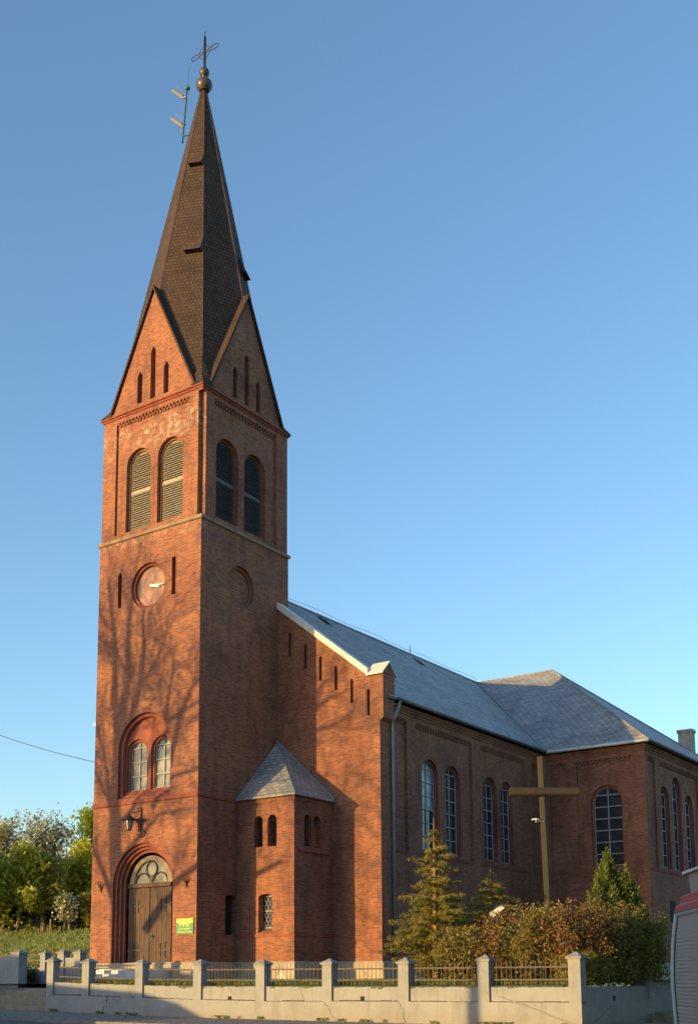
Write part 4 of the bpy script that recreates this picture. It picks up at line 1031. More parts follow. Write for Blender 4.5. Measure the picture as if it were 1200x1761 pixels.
# ================================================================== WOODEN CROSS
wc_ = thing("wooden_cross", (19.45, -4, -.93), "tall weathered wooden cross standing in the hedge before the nave", "cross")
rh = Vector((.823, .568, 0)).normalized(); fh = Vector((-.568, .823, 0)).normalized()
rh2 = (Matrix.Rotation(math.radians(-20), 3, 'Z') @ rh); fh2 = (Matrix.Rotation(math.radians(-20), 3, 'Z') @ fh)
def beam(c0, c1, ax, ay, w, ch=.05):
    c0, c1 = Vector(c0), Vector(c1); h = w / 2; o = [(-h + ch, -h), (h - ch, -h), (h, -h + ch), (h, h - ch), (h - ch, h), (-h + ch, h), (-h, h - ch), (-h, -h + ch)]
    mb.hexa([c0 + ax * a + ay * b for a, b in o], [c1 + ax * a + ay * b for a, b in o])
pz = Vector((19.45, -4, 0))
mb = MB(); beam(pz + Vector((.14 * rh.x, .14 * rh.y, -1.0)), pz + Vector((-.02, 0, 6.74)), rh2, fh2, .235, .045); obj("post", mb, M['wood'], wc_)
mb = MB(); cz = 5.50; bc = pz + Vector((0, 0, cz)) - fh * .13 + rh * .08
beam(bc - rh * 1.22, bc + rh * 1.14 - Vector((0, 0, .02)), Vector((0, 0, 1)), fh, .285, .06); obj("crossbeam", mb, M['wood'], wc_)
fl_ = thing("floodlight", (19.2, -4.1, 4.4), "small pale floodlight with saucer shade fixed to the left of the wooden cross", "lamp")
mb = MB(); q = pz - rh * .27 - fh * .1
mb.lathe([(.15, 4.52), (.14, 4.55), (.02, 4.58)], (q.x, q.y, 0), 12); obj("shade", mb, M['white'], fl_)
mb = MB(); mb.lathe([(.03, 4.42), (.045, 4.46), (.04, 4.55)], (q.x + .02, q.y, 0), 8); mb.tube([(q.x + .02, q.y, 4.5), (q.x + .25, q.y + .12, 4.46)], .02, 5); obj("bracket", mb, M['zinc'], fl_)

# white tilted board
mb = MB(); a = [Vector((18.85, -7.0, 1.20)), Vector((18.98, -7.0, 1.04)), Vector((19.38, -6.9, 1.36)), Vector((19.24, -6.9, 1.44))]
mb.hexa(a, [p + Vector((.02, -.05, .03)) for p in a]); mb.tube([(19.1, -6.9, -.95), (19.1, -6.93, 1.15)], .025, 5)
tags(obj("tilted_panel", mb, M['bar']), "small tilted white panel poking out above the left of the hedge", "panel")

# ================================================================== VEGETATION
def spruce(name, base, H, whorls, label, group, nleaf=1.0, hz=-.93, lean=(0, 0)):
    """whorls: list of (height fraction, reach, branches)"""
    r = random.Random(len(label)); t = thing(name, (base[0], base[1], hz), label, "spruce", group)
    mb = MB(); B = Vector((base[0], base[1], hz))
    mb.tube([B + Vector((lean[0] * f, lean[1] * f, H * f)) for f in np.linspace(0, 1, 8)], [.10 * (1 - f) + .012 for f in np.linspace(0, 1, 8)], 7)
    obj("trunk", mb, M['bark_gold'], t, smooth=True)
    br = MB(); P = []; Ax = []
    for f, reach, nb in whorls:
        a0 = r.uniform(0, 6.28)
        for k in range(nb):
            a = a0 + 2 * PI * k / nb + r.uniform(-.25, .25); L_ = reach * r.uniform(.62, 1.12); droop = r.uniform(.05, .22) * L_
            d = Vector((math.cos(a), math.sin(a), 0)); s = B + Vector((lean[0] * f, lean[1] * f, H * f + r.uniform(-.08, .08)))
            pts = [s + d * (L_ * q) + Vector((0, 0, .20 * L_ * math.sin(q * PI * .7) - droop * q * q * 1.2 + (.10 * L_ if q > .85 else 0))) for q in np.linspace(0, 1, 7)]
            br.tube(pts, [.028 * (1 - q) + .006 for q in np.linspace(0, 1, 7)], 4, cap=False)
            nt = int(5 + 10 * L_)
            for j in range(nt):
                q = .12 + .88 * (j + r.random()) / nt; i = min(5, int(q * 6)); p = pts[i].lerp(pts[i + 1], q * 6 - i)
                sl = (.13 + .26 * L_ * (1 - q)) * r.uniform(.5, 1.2); sg_ = r.choice((-1, 1)); dd = (d * r.uniform(.3, .9) + Vector((-d.y, d.x, 0)) * sg_ * r.uniform(.5, 1.0)).normalized() + Vector((0, 0, r.uniform(-.65, -.05)))
                dd.normalize(); m_ = max(6, int(sl * 75 * nleaf))
                for u in np.linspace(0, 1, m_):
                    P.append(p + dd * sl * u); Ax.append(dd)
            for u in np.linspace(.15, 1, int(L_ * 70 * nleaf)):
                i = min(5, int(u * 6)); P.append(pts[i].lerp(pts[i + 1], min(1, u * 6 - i))); Ax.append(d)
    obj("branches", br, M['bark_gold'], t)
    P = np.array(P); Ax = np.array(Ax); P = P + np.random.normal(size=P.shape) * .025
    P = np.concatenate([P, P + np.random.normal(size=P.shape) * .03]); Ax = np.concatenate([Ax, Ax])
    leaves("needles", P, .052, M['spruce'], t, aspect=.13, axis=Ax, axis_w=.45)
    return t
wh = [(.905, .10, 3), (.855, .34, 4), (.80, .42, 4), (.755, .62, 4), (.685, 1.10, 5), (.635, .45, 4), (.575, 1.0, 5), (.545, .5, 4), (.485, 1.15, 6), (.44, 1.2, 6), (.385, 1.4, 8), (.335, 1.45, 8), (.28, 1.7, 9), (.225, 1.75, 9), (.165, 1.8, 9), (.105, 1.75, 8), (.06, 1.5, 6)]
spruce("spruce", (17.1, -7.4), 5.35, wh, "taller golden green spruce with gappy top in front of the nave windows", "young spruces in the churchyard", 1.0)
wh2 = [(.93, .05, 3), (.84, .42, 5), (.77, .6, 6), (.70, .8, 7), (.62, .95, 8), (.54, 1.1, 9), (.46, 1.2, 9), (.37, 1.3, 9), (.27, 1.35, 9)]
spruce("spruce", (18.05, -5.3), 3.85, wh2, "shorter spruce with a bare leader between the taller spruce and the cross", "young spruces in the churchyard", .9)

def blob_points(cen, rad, n, shell=.55, lump=.28, k=9, flat=False):
    """points through a lumpy ellipsoid crown, denser towards its outside"""
    cen = np.array(cen); rad = np.array(rad); out = []
    sub = rnd_dirs(k) * (0.25 + .55 * np.random.rand(k, 1)); sr = .32 + .34 * np.random.rand(k)
    per = n // k
    for c, s in zip(sub, sr):
        d = rnd_dirs(per); r = (shell + (1 - shell) * np.random.rand(per, 1) ** .6) * s * (1 + lump * np.random.normal(size=(per, 1)) * .5)
        out.append((c + d * r) * rad + cen)
    return np.concatenate(out)

# thuja
th_ = thing("thuja", (22.0, -5.0, -.93), "dark gold conical thuja with two tips rising behind the hedge", "thuja")
P = []; Ax = []
for (bx, by, h, r0, n) in ((22.1, -5.0, 3.98, 1.22, 22000), (22.62, -4.75, 3.42, .95, 12000)):
    f = np.random.rand(n) ** .8; a = np.random.rand(n) * 2 * PI
    lob = 1 + .22 * np.sin(a * 5 + f * 9) + .14 * np.sin(a * 9 - f * 23)
    rr = r0 * np.clip((1 - f ** 1.5) ** .95, .02, 1) * lob * (.45 + .55 * np.random.rand(n) ** .5)
    P.append(np.stack([bx + rr * np.cos(a), by + rr * np.sin(a), -.9 + f * h + .1 * np.random.normal(size=n)], 1)); Ax.append(np.stack([np.cos(a) * .5, np.sin(a) * .5, np.ones(n)], 1))
leaves("foliage", np.concatenate(P), .060, M['thuja'], th_, .35, axis=np.concatenate(Ax), axis_w=.6)
mb = MB(); mb.tube([(21.95, -5, -.95), (21.95, -5, 2.6)], [.08, .02], 6); obj("trunk", mb, M['bark'], th_)

def shrub(x, y, rx, ry, top, mat, n, label, size=.040, seed=1):
    n = int(n * 1.55)
    t = thing("shrub", (x, y, -.95), label, "shrub", "hedge shrubs behind the fence")
    r = random.Random(seed); mb = MB(); P = []; H = top + .95
    ns = int(40 * rx * ry) + 22
    for i in range(ns):
        a = r.uniform(0, 6.28); q = math.sqrt(r.random()); bx, by = x + rx * .75 * q * math.cos(a), y + ry * .75 * q * math.sin(a)
        tx, ty = x + rx * 1.05 * q * math.cos(a + r.uniform(-.3, .3)), y + ry * 1.05 * q * math.sin(a + r.uniform(-.3, .3))
        hh = H * (r.uniform(.60, 1.16) - .16 * q * q)
        pts = [Vector((bx, by, -.97)).lerp(Vector((tx, ty, -.95 + hh)), s) + Vector((r.uniform(-.06, .06), r.uniform(-.06, .06), 0)) for s in np.linspace(0, 1, 5)]
        mb.tube(pts, [.016, .014, .011, .008, .004], 4, cap=False)
        m_ = int(n / ns); u = .06 + .94 * np.random.rand(m_) ** .75
        A = np.array([pts[min(3, int(s * 4))].lerp(pts[min(3, int(s * 4)) + 1], s * 4 - min(3, int(s * 4))) for s in u])
        P.append(A + np.random.normal(size=(m_, 3)) * (.05 + .13 * u[:, None] * (1.1 - u[:, None]) * 2.2))
    obj("stems", mb, M['bark'], t)
    leaves("foliage", np.concatenate(P), size, M[mat], t, .5, jitter=.65)
SH = [(17.2, -6.6, 1.2, .7, .0, 'hedge_mix', 5000, "low amber shrub half hidden behind the lower boughs of the taller spruce"),
      (18.9, -8.6, .95, .95, .66, 'hedge_mix', 9000, "amber shrub between the taller spruce and the red brown shrub"),
      (20.0, -8.2, 1.0, 1.1, .98, 'hedge_red', 10500, "reddest shrub of the hedge, left of the foot of the cross"),
      (21.4, -8.6, 1.1, 1.2, 1.18, 'hedge_mix', 13000, "tall amber shrub hiding the foot of the wooden cross"),
      (22.5, -8.4, .95, 1.3, 1.22, 'hedge_red', 12500, "russet shrub above the fence corner pillar"),
      (22.7, -6.6, .95, 1.4, 1.35, 'hedge_mix', 13000, "golden brown shrub in front of the thuja"),
      (22.9, -5.0, 1.0, 1.0, 1.15, 'hedge_green', 10000, "olive green shrub spilling over the end pillar of the side fence"),
      (22.9, -9.0, .5, 1.2, -.15, 'hedge_green', 5000, "low bright green shrub along the top of the side fence wall"),
      (23.0, -6.9, .45, 1.2, -.1, 'hedge_green', 5000, "low green shrub next to the end pillar of the side fence"),
      (19.6, -5.4, 1.1, .7, .8, 'hedge_mix', 8000, "thin amber shrub behind the tilted white panel")]
for i, a in enumerate(SH): shrub(*a, seed=40 + i)

# grass on the yard edge and the bank
n = 26000; gx_ = np.random.uniform(2.3, 23, n); gy_ = np.random.uniform(-10.12, -7.5, n)
gz = np.interp(gx_, [3, 8, 17], [-.93, -1.0, -1.03]) + .045 + (.03 * np.random.rand(n)) + np.clip(gy_ + 10.1, 0, 1.9) * .04
leaves("grass", np.stack([gx_, gy_, gz], 1), .07, M['grass'], None, .12, axis=np.tile([0, 0, 1.0], (n, 1)), axis_w=.75)
tags(bpy.data.objects["grass"], "short grass along the churchyard edge behind the railings", "grass", None, 'stuff')
n = 60000; gx_ = -13 - 55 * np.random.rand(n) ** 1.0; gy_ = np.random.uniform(-2, 55, n)
gz = np.array([hill_z(a, b) for a, b in zip(gx_, gy_)]) + .05
og = leaves("bank_grass", np.stack([gx_, gy_, gz], 1), .20, M['grass'], None, .16, axis=np.tile([0, 0, 1.0], (n, 1)), axis_w=.6)
tags(og, "rough spring grass covering the bank", "grass", None, 'stuff')

# trees on the bank
def crown_tree(name, x, y, H, cr, mat, n, label, size=.2, stems=2, bare=0.0, zb=None, ch=.62, bark='bark', trunk_r=.16):
    z0 = hill_z(x, y) if zb is None else zb
    t = thing(name, (x, y, z0), label, "tree", "trees on the bank" if x < 0 else "unseen trees added to block sky light")
    r = random.Random(int(abs(x * 13 + y * 7))); mb = MB(); tips = []
    for s in range(stems):
        a = r.uniform(0, 6.28); top = Vector((x + cr * .35 * math.cos(a), y + cr * .35 * math.sin(a), z0 + H * r.uniform(.8, .95)))
        b0 = Vector((x + .25 * math.cos(a) * (stems > 1), y + .25 * math.sin(a) * (stems > 1), z0 - .2))
        pts = [b0.lerp(top, q) + Vector((r.uniform(-.2, .2), r.uniform(-.2, .2), 0)) * (0 < q) for q in np.linspace(0, 1, 7)]
        mb.tube(pts, [trunk_r * (1 - .88 * q) for q in np.linspace(0, 1, 7)], 6, cap=False)
        for i in range(int(22 + 14 * bare)):
            q = r.uniform(.28, .98); k = min(5, int(q * 6)); p = pts[k].lerp(pts[k + 1], q * 6 - k)
            d = Vector((math.cos(i * 2.4), math.sin(i * 2.4), r.uniform(.35, 1.2))).normalized(); L_ = cr * r.uniform(.5, 1.0) * (1.15 - q * .6)
            e = p + d * L_; mid = p.lerp(e, .5) + Vector((r.uniform(-.2, .2), r.uniform(-.2, .2), .15))
            mb.tube([p, mid, e], [.05 * (1.1 - q) + .02, .03, .012], 4, cap=False); tips.append(e); tips.append(mid)
            for w in range(3):
                e2 = mid.lerp(e, r.random()) + Vector((r.gauss(0, 1), r.gauss(0, 1), abs(r.gauss(0, 1)))) * L_ * .28
                mb.tube([mid, e2], [.018, .008], 3, cap=False); tips.append(e2)
    obj("trunk", mb, M[bark], t)
    T_ = np.array([tuple(p) for p in tips]); idx = np.random.randint(0, len(T_), int(n * .6))
    P = T_[idx] + np.random.normal(size=(len(idx), 3)) * np.array([1, 1, .8]) * cr * .14
    Q = blob_points((x, y, z0 + H * (1 - ch / 2)), (cr, cr, H * ch / 2), int(n * .4 * (1 - bare)) + 9)
    leaves("crown", np.concatenate([P, Q]), size, M[mat], t, .6)
TR = [("tree", -46.5, 23.0, 8.6, 3.0, 'tree_green', 5200, "dense green tree at the left edge of the bank", .20, 2, 0),
      ("tree", -50.0, 29.5, 10.6, 3.0, 'tree_pale', 4200, "tall pale topped tree behind the dense green tree at the left edge", .17, 2, .5),
      ("tree", -44.8, 26.6, 7.4, 2.2, 'tree_yellow', 4200, "yellow green tree with a pale slender trunk near the middle of the bank", .18, 1, 0),
      ("tree", -47.5, 31.5, 11.6, 3.2, 'tree_pale', 3600, "tallest airy tree of the bank with see-through silvery crown", .15, 3, .95),
      ("tree", -43.6, 28.8, 7.0, 2.0, 'tree_brown', 3600, "brownish budding tree with twin stems under the tallest airy tree", .16, 2, 0),
      ("tree", -43.2, 32.6, 8.6, 2.2, 'tree_yellow', 4600, "golden tree close to the left edge of the church tower", .18, 2, 0),
      ("tree", -47.0, 37.5, 11.0, 2.2, 'tree_green', 3200, "dark topped tree half hidden behind the tower edge", .18, 1, .2),
      ("tree", -48.4, 25.4, 5.5, 2.4, 'tree_yellow', 3800, "low yellow green bushy tree in front at the far left", .17, 2, 0),
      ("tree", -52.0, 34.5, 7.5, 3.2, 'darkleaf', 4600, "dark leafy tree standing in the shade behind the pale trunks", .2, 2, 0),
      ("tree", -55.0, 28.5, 7.5, 3.4, 'tree_green', 4600, "broad green tree behind the left group of the bank", .2, 2, 0)]
for a in TR:
    nm, x, y, H, cr, mt, n, lb, sz, stm, br_ = a; n = int(n * 1.5)
    crown_tree(nm, x, y, H, cr, mt, n, lb, sz, stm, br_, bark='bark', ch=.62 if br_ else .80)
crown_tree("bush", -40.6, 28.3, 3.6, 1.5, 'blossom', 1100, "small white blossoming bush on the bank beside the tower", .12, 2, .3)
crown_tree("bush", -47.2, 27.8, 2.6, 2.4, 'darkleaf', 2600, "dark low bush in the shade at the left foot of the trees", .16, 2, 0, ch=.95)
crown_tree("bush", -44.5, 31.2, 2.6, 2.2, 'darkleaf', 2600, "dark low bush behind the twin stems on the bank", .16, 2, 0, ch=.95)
crown_tree("bush", -40.2, 31.6, 3.6, 1.5, 'tree_brown', 2400, "brown budding bush on the bank next to the tower edge", .15, 2, 0, ch=.95)
for i, (x, y, lb) in enumerate(((-46.2, 22.0, "short pale wooden stake in the bank grass at the far left"), (-41.0, 27.0, "short pale wooden stake below the white blossoming bush"))):
    mb = MB(); z = hill_z(x, y); mb.tube([(x, y, z - .2), (x + .03, y, z + 1.25)], .07, 6); tags(obj("stake", mb, M['sill']), lb, "stake", "wooden stakes on the bank")
mb = MB(); mb.hexa([(-42.4, 34.3, 1.0), (-39.9, 33.0, 1.0), (-39.0, 34.6, 1.0), (-41.5, 35.9, 1.0)], [(-42.4, 34.3, 6.0), (-39.9, 33.0, 6.0), (-39.0, 34.6, 6.3), (-41.5, 35.9, 6.3)])
tags(obj("garden_shed", mb, M['stone']), "pale stone shed glimpsed behind the bushes next to the tower", "shed")
for i, (x, y, H, cr, mt, lb) in enumerate(((-58, 33, 4.6, 3.2, 'tree_green', "green thicket filling the gap behind the leftmost trunks"), (-53.5, 37, 4.4, 3.2, 'tree_brown', "brown thicket behind the trunks left of the middle of the bank"),
        (-50, 39.5, 4.8, 3.0, 'tree_green', "green thicket behind the twin stems of the bank"), (-46.5, 41, 5.0, 3.0, 'tree_brown', "brown thicket behind the white blossoming bush"), (-44, 38, 4.2, 2.4, 'tree_yellow', "yellowish thicket next to the tower edge"))):
    crown_tree("thicket", x, y, H, cr, mt, 3000, lb, .22, 2, 0, ch=.98)
crown_tree("bush", -6.2, -3.4, .95, .42, 'darkleaf', 900, "small dark bush behind the rails of the inner fence", .06, 1, 0, zb=-.93, ch=.95, trunk_r=.04)
n = 5000; hx_ = np.random.uniform(-8.6, -5.2, n); hy_ = np.random.uniform(-5.4, -4.7, n); hz_ = np.random.uniform(-.95, -.25, n) + .08 * np.sin(hx_ * 5)
hd = thing("hedge", (-7, -5, -.95), "low dark hedge below the rails of the inner fence at the left", "hedge"); leaves("foliage", np.stack([hx_, hy_, hz_], 1), .06, M['darkleaf'], hd, .6)

# ================================================================== VEHICLE at the right edge
ve = thing("utility_vehicle", (33.2, -28.6, -2.45), "grey vehicle with ribbed roller shutter side and red roof cut by the right edge", "vehicle")
dv = (CF * 1.0 + CR * .040); dv.z = 0; dv.normalize(); lv_ = Vector((-dv.y, dv.x, 0))       # dv: towards the far end; lv_: to its left
E0 = Vector((32.22, -28.38, 0)); ex = 1.82
def V3(u, s, z): return E0 - dv * u + lv_ * (-s) + Vector((0, 0, z))                     # u from far end, s to the right of the left skin
prof = [(.06, -2.15), (.036, -1.9), (.03, -1.5), (.01, -1.2), (.0, -.9), (.01, -.65), (.03, -.42), (.065, -.21)]
pz_ = [p[1] for p in prof]; ps_ = [p[0] for p in prof]
def skin(z): return float(np.interp(z, pz_, ps_))
U1 = 5.6
mb = MB()     # shutter slats down the whole left side
zs = np.arange(-2.0, -.23, .0375)
for z in zs:
    a = skin(z) + .006; b = skin(z + .028); c_ = skin(z + .0375) + .006
    mb.poly([V3(.05, a, z), V3(U1, a, z), V3(U1, b, z + .006), V3(.05, b, z + .006)])
    mb.poly([V3(.05, b, z + .006), V3(U1, b, z + .006), V3(U1, b, z + .031), V3(.05, b, z + .031)])
    mb.poly([V3(.05, b, z + .031), V3(U1, b, z + .031), V3(U1, c_, z + .0375), V3(.05, c_, z + .0375)])
obj("roller_shutter", mb, M['shutter'], ve, fix=False)
mb = MB()
mb.hexa([V3(.02, .08, -2.1), V3(U1, .08, -2.1), V3(U1, ex, -2.1), V3(.02, ex, -2.1)], [V3(.02, .09, -.2), V3(U1, .09, -.2), V3(U1, ex - .07, -.2), V3(.02, ex - .07, -.2)])
obj("body", mb, M['trimgrey'], ve)
mb = MB(); mb.tube([V3(.02, skin(z) + .0, z) for z in np.linspace(-2.1, -.2, 20)], .034, 6); obj("edge_trim", mb, M['trimgrey'], ve, smooth=True)
mb = MB(); mb.tube([V3(.065, skin(z) + .004, z) for z in np.linspace(-2.1, -.23, 20)], .014, 5); obj("edge_seal", mb, M['rubber'], ve)
mb = MB(); mb.tube([V3(.0, .06, -.2), V3(U1, .06, -.2)], .022, 6); obj("roof_trim", mb, M['trimgrey'], ve)
mb = MB()
rp = [(.035, -.185), (.05, -.12), (.10, -.09), (.105, -.02), (.15, .0), (.9, .03), (1.55, .01), (1.7, -.08), (1.75, -.19)]
for (s0, z0), (s1, z1) in zip(rp[:-1], rp[1:]): mb.poly([V3(.02, s0, z0), V3(U1, s0, z0), V3(U1, s1, z1), V3(.02, s1, z1)])
mb.poly([V3(.02, s, z) for s, z in rp]); mb.poly([V3(U1, s, z) for s, z in rp]); obj("roof", mb, M['red'], ve, fix=False)
mb = MB(); mb.hexa([V3(.25, .16, .0), V3(3.0, .16, .0), V3(3.0, 1.3, .0), V3(.25, 1.3, .0)], [V3(.25, .14, .20), V3(3.0, .14, .20), V3(3.0, 1.3, .22), V3(.25, 1.3, .22)])
rb = obj("roof_box", mb, M['shutter'], ve)
mb = MB(); mb.hexa([V3(.20, .09, .20), V3(3.1, .09, .20), V3(3.1, 1.36, .225), V3(.20, 1.36, .225)], [V3(.20, .09, .225), V3(3.1, .09, .225), V3(3.1, 1.36, .25), V3(.20, 1.36, .25)]); obj("box_lid", mb, M['coping'], rb)
for u in (1.1, 4.6):
    for s in (.12, ex - .32):
        mb = MB(); mb.tube([V3(u, s, -2.08), V3(u, s + .2, -2.08)], .33, 20); wv = obj("wheel", mb, M['rubber'], ve)
        mb = MB(); mb.tube([V3(u, s - .01, -2.08), V3(u, s + .21, -2.08)], .18, 14); obj("rim", mb, M['zinc'], wv)

# ================================================================== UNSEEN THINGS, SOME ADDED, THAT THROW THE EVENING SHADE
CAMX = dict(f=1991.967, cy=1391.904)
def on_front(px, py):      # a point of the tower front (metres) seen at a photo pixel
    d = CF + CR * ((px - 600) / CAMX['f']) - CU * ((py - CAMX['cy']) / CAMX['f']); t = (0 - CP.y) / d.y
    return CP + d * t
YB = -24.0
def upsun(p, y): return p - TRAVEL * ((p.y - y) / TRAVEL.y)
limbs = [([(204, 1660), (203, 1560), (199, 1460), (198, 1380), (203, 1300), (204, 1240), (197, 1200), (199, 1147), (197, 1087), (191, 1040), (186, 1000)], .44, .06),
         ([(204, 1265), (213, 1215), (222, 1170), (220, 1117), (224, 1060), (231, 1010), (236, 975)], .27, .04),
         ([(206, 1280), (226, 1235), (241, 1180), (248, 1117), (246, 1060), (253, 1025)], .24, .03),
         ([(240, 1190), (255, 1160), (272, 1130), (285, 1095), (290, 1060)], .13, .025),
         ([(230, 1600), (262, 1550), (292, 1525), (343, 1485), (380, 1465)], .22, .1),
         ([(236, 1330), (255, 1280), (283, 1245), (290, 1205), (297, 1160), (300, 1110)], .17, .03),
         ([(290, 1320), (303, 1262), (318, 1213), (331, 1180), (345, 1130)], .17, .03),
         ([(262, 1390), (296, 1335), (340, 1322), (380, 1310)], .13, .04),
         ([(197, 1400), (187, 1350), (180, 1300), (166, 1245), (160, 1200)], .14, .03),
         ([(200, 1560), (178, 1500), (163, 1465), (150, 1430)], .16, .05),
         ([(197, 1390), (178, 1360), (163, 1322), (150, 1280)], .12, .04),
         ([(199, 1087), (182, 1075), (168, 1050)], .08, .03), ([(222, 1170), (205, 1130), (185, 1110), (170, 1095)], .08, .03),
         ([(204, 1420), (232, 1385), (246, 1360)], .12, .05), ([(205, 1480), (240, 1440), (275, 1400), (330, 1390)], .12, .04),
         ([(283, 1245), (310, 1225), (345, 1205), (390, 1195)], .10, .03), ([(331, 1180), (360, 1150), (400, 1130)], .08, .03)]
tr_ = thing("bare_tree", (-16.5, YB, -2.3), "big bare tree across the street whose branches shade the tower front", "tree")
rt = random.Random(5); mb = MB(); tw2 = MB()
def twig(p, d, L_, r, lv):
    pts = [p]; q = p.copy(); dd = d.copy()
    for i in range(4):
        dd = (dd + Vector((rt.gauss(0, .22), rt.gauss(0, .22), rt.gauss(.06, .18)))).normalized(); q = q + dd * L_ / 4; pts.append(q.copy())
    tw2.tube(pts, [r, r * .85, r * .7, r * .5, r * .3], 3, cap=False)
    if lv > 0:
        for i in range(1, 5):
            for k in range(2 if lv > 1 else 1):
                nd = (dd + Vector((rt.gauss(0, .7), rt.gauss(0, .7), rt.gauss(.15, .5)))).normalized(); twig(pts[i], nd, L_ * rt.uniform(.45, .7), r * .55, lv - 1)
for pix, r0, r1 in limbs:
    dz = rt.uniform(-2.5, 2.5) if r0 < .4 else 0
    W_ = [upsun(on_front(*q), YB) for q in pix]; m_ = len(W_)
    W_ = [p - TRAVEL * (dz * min(1, i / 2)) * (1 if r0 < .4 else 0) for i, p in enumerate(W_)]
    if r0 > .4:
        W_ = [Vector((W_[0].x, W_[0].y, -2.6))] + W_; m_ += 1
    mb.tube(W_, [1.25 * (r0 + (r1 - r0) * i / (m_ - 1)) for i in range(m_)], 7)
    for i in range(2 if r0 > .4 else 1, m_):
        for k in range(3):
            p = W_[i - 1].lerp(W_[i], rt.random()) if i > 0 else W_[i]; base_d = (W_[i] - W_[i - 1]).normalized()
            d = (base_d * .6 + Vector((rt.gauss(0, .6), rt.gauss(0, .4), rt.gauss(.2, .4)))).normalized()
            if p.z > 3.5: twig(p, d, rt.uniform(1.4, 3.2), .035, 2)
obj("trunk", mb, M['bark_dark'], tr_); obj("twigs", tw2, M['bark_dark'], tr_, fix=False)

t2 = thing("bare_tree", (-9.8, -34, -2.4), "smaller bare tree across the street whose twigs dapple the nave front", "tree")
mb = MB(); tw2 = MB(); mb.tube([(-9.8, -34, -2.6), (-9.7, -34, 3), (-9.9, -34, 8), (-9.6, -34, 13), (-9.7, -34, 18)], [.16, .14, .10, .07, .03], 7)
for i in range(38):
    z = rt.uniform(6, 17); p = Vector((-9.75, -34, z)); a = rt.uniform(0, 6.28); twig(p, Vector((math.cos(a), .5 * math.sin(a), rt.uniform(.1, .8))).normalized(), rt.uniform(1.8, 3.6), .03, 2)
obj("trunk", mb, M['bark_dark'], t2); obj("twigs", tw2, M['bark_dark'], t2, fix=False)

lp = thing("utility_pole", (10.9, -33, -2.4), "wooden utility pole across the street throwing a shadow band on the fence", "pole")
mb = MB(); mb.tube([(10.9, -33, -2.7), (10.9, -33, 5.2)], [.24, .16], 10); obj("pole", mb, M['bark'], lp)
mb = MB(); mb.box((10.2, -33.3, 4.5), (11.6, -33.15, 4.65)); obj("crossarm", mb, M['bark'], lp)

def house(x0, x1, y0, y1, z0, ze, zr, label):
    h = thing("house", ((x0 + x1) / 2, (y0 + y1) / 2, z0), label, "house")
    pl = Plane((0, y1, 0), (1, 0, 0), (0, 1, 0)); mb = MB()
    ws = [(x, x + 1.1) for x in np.arange(x0 + 1.2, x1 - 2, 2.6)]
    face(mb, pl, rect(x0, x1, z0, ze), 0, [hole(rect(a, b, z0 + 1.3, z0 + 2.7), .12, open_=True) for a, b in ws])
    for q in ([(x0, y0, z0), (x1, y0, z0), (x1, y0, ze), (x0, y0, ze)], [(x0, y0, z0), (x0, y1, z0), (x0, y1, ze), (x0, (y0 + y1) / 2, zr), (x0, y0, ze)], [(x1, y0, z0), (x1, y1, z0), (x1, y1, ze), (x1, (y0 + y1) / 2, zr), (x1, y0, ze)]): mb.poly(q)
    obj("wall", mb, M['housewall'], h, fix=False)
    mb = MB(); ym = (y0 + y1) / 2
    for s, yy in ((-1, y0), (1, y1)): mb.slab([(x0 - .3, yy + s * .3, ze - .2), (x1 + .3, yy + s * .3, ze - .2), (x1 + .3, ym, zr + .05), (x0 - .3, ym, zr + .05)], .12)
    obj("roof", mb, M['rooftile'], h)
    for a, b in ws:
        w = pane("window", pl, rect(a, b, z0 + 1.3, z0 + 2.7), .11, M['glass'], h); mb = MB(); mb.box((a, y1 - .1, z0 + 1.95), (b, y1 - .06, z0 + 2.02)); mb.box(((a + b) / 2 - .03, y1 - .101, z0 + 1.3), ((a + b) / 2 + .03, y1 - .061, z0 + 2.7)); obj("window_frame", mb, M['white'], w)
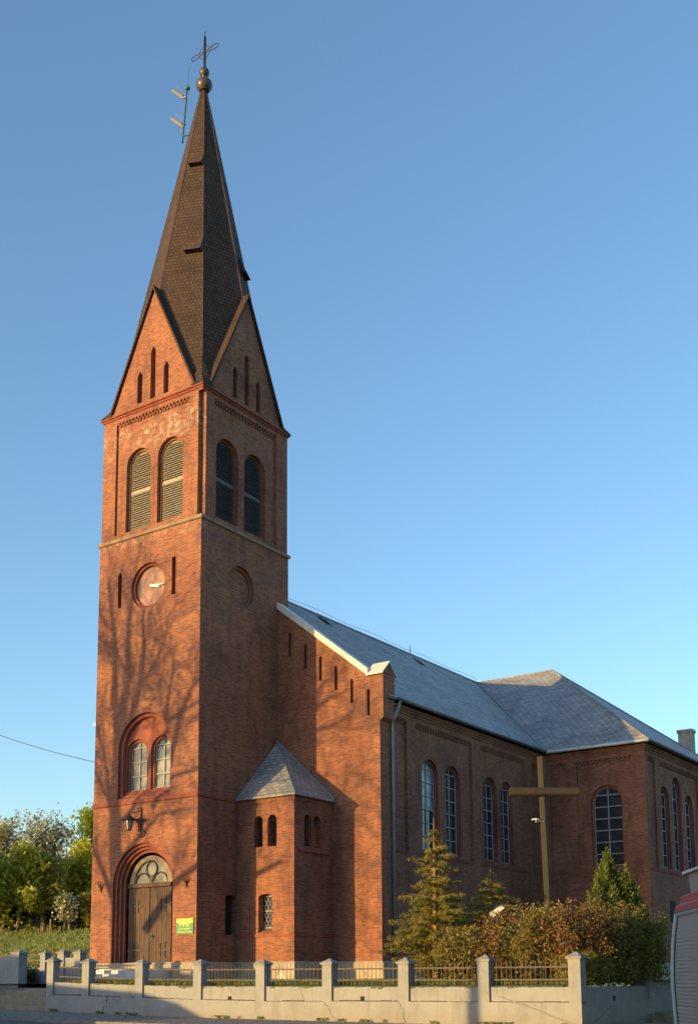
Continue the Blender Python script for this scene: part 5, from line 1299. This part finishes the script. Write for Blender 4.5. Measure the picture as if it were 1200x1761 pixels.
# unseen dark trees added east and behind the camera to cut low sky light
for i, (x, y, H, cr, lb) in enumerate(((40, -2, 15, 4.5, "unseen dense tree added to block sky east of the churchyard, nearest the street"), (43, 7, 17, 5, "unseen dense tree added to block sky east of the churchyard, second from the street"), (41, 17, 16, 5, "unseen broad tree added to block sky opposite the nave"), (44, 27, 18, 5.5, "tallest unseen tree added to block sky opposite the transept"), (42, 38, 16, 5, "unseen dense tree added to block sky beyond the transept"), (47, -10, 14, 4.5, "unseen dense tree added to block sky at the eastern street corner"), (54, -24, 17, 5.5, "unseen dense tree added to block sky up the street to the east"), (12, -66, 17, 5.5, "unseen leafy tree added to block sky across the street, nearest the low sun"), (22, -68, 19, 6, "unseen tall leafy tree added to block sky behind the rendered house"), (34, -64, 18, 6, "unseen leafy tree added to block sky east of the rendered house"), (47, -56, 17, 6, "unseen leafy tree added to block sky far up the street behind the photographer"), (57, -42, 16, 5.5, "unseen leafy tree added to block sky on the street corner behind the photographer"))):
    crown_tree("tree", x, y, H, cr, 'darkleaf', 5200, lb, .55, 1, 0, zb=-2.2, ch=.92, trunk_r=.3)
house(19.0, 31.5, -56, -47, -2.6, 3.0, 6.6, "unseen rendered house with tiled roof added behind the photographer to shade the vehicle")  # unseen house, added to keep the sun off the vehicle
gwl = thing("shade_wall", (-8, -29.5, -2.3), "unseen wall added across the street, its top shaped to shade the gate steps", "wall")
wp = [(-22, 1.9), (-13.4, 2.0), (-13.2, 2.75), (-11.2, 2.5), (-5.6, 1.10), (-.8, .78), (.8, .45), (2.4, -.2)]  # unseen added wall: its heights follow the shade edge on gate and fence
mb = MB(); mc = MB()
for (x0, z0), (x1, z1) in zip(wp[:-1], wp[1:]):
    mb.hexa([(x0, -29.7, -2.6), (x1, -29.7, -2.6), (x1, -29.4, -2.6), (x0, -29.4, -2.6)], [(x0, -29.7, z0 - .1), (x1, -29.7, z1 - .1), (x1, -29.4, z1 - .1), (x0, -29.4, z0 - .1)])
    mc.hexa([(x0, -29.76, z0 - .1), (x1, -29.76, z1 - .1), (x1, -29.34, z1 - .1), (x0, -29.34, z0 - .1)], [(x0, -29.76, z0), (x1, -29.76, z1), (x1, -29.34, z1), (x0, -29.34, z0)])
obj("wall_face", mb, M['housewall'], gwl); obj("wall_coping", mc, M['kerb'], gwl)

if hasattr(scene, 'cycles'):
    scene.cycles.max_bounces = 6; scene.cycles.use_denoising = True
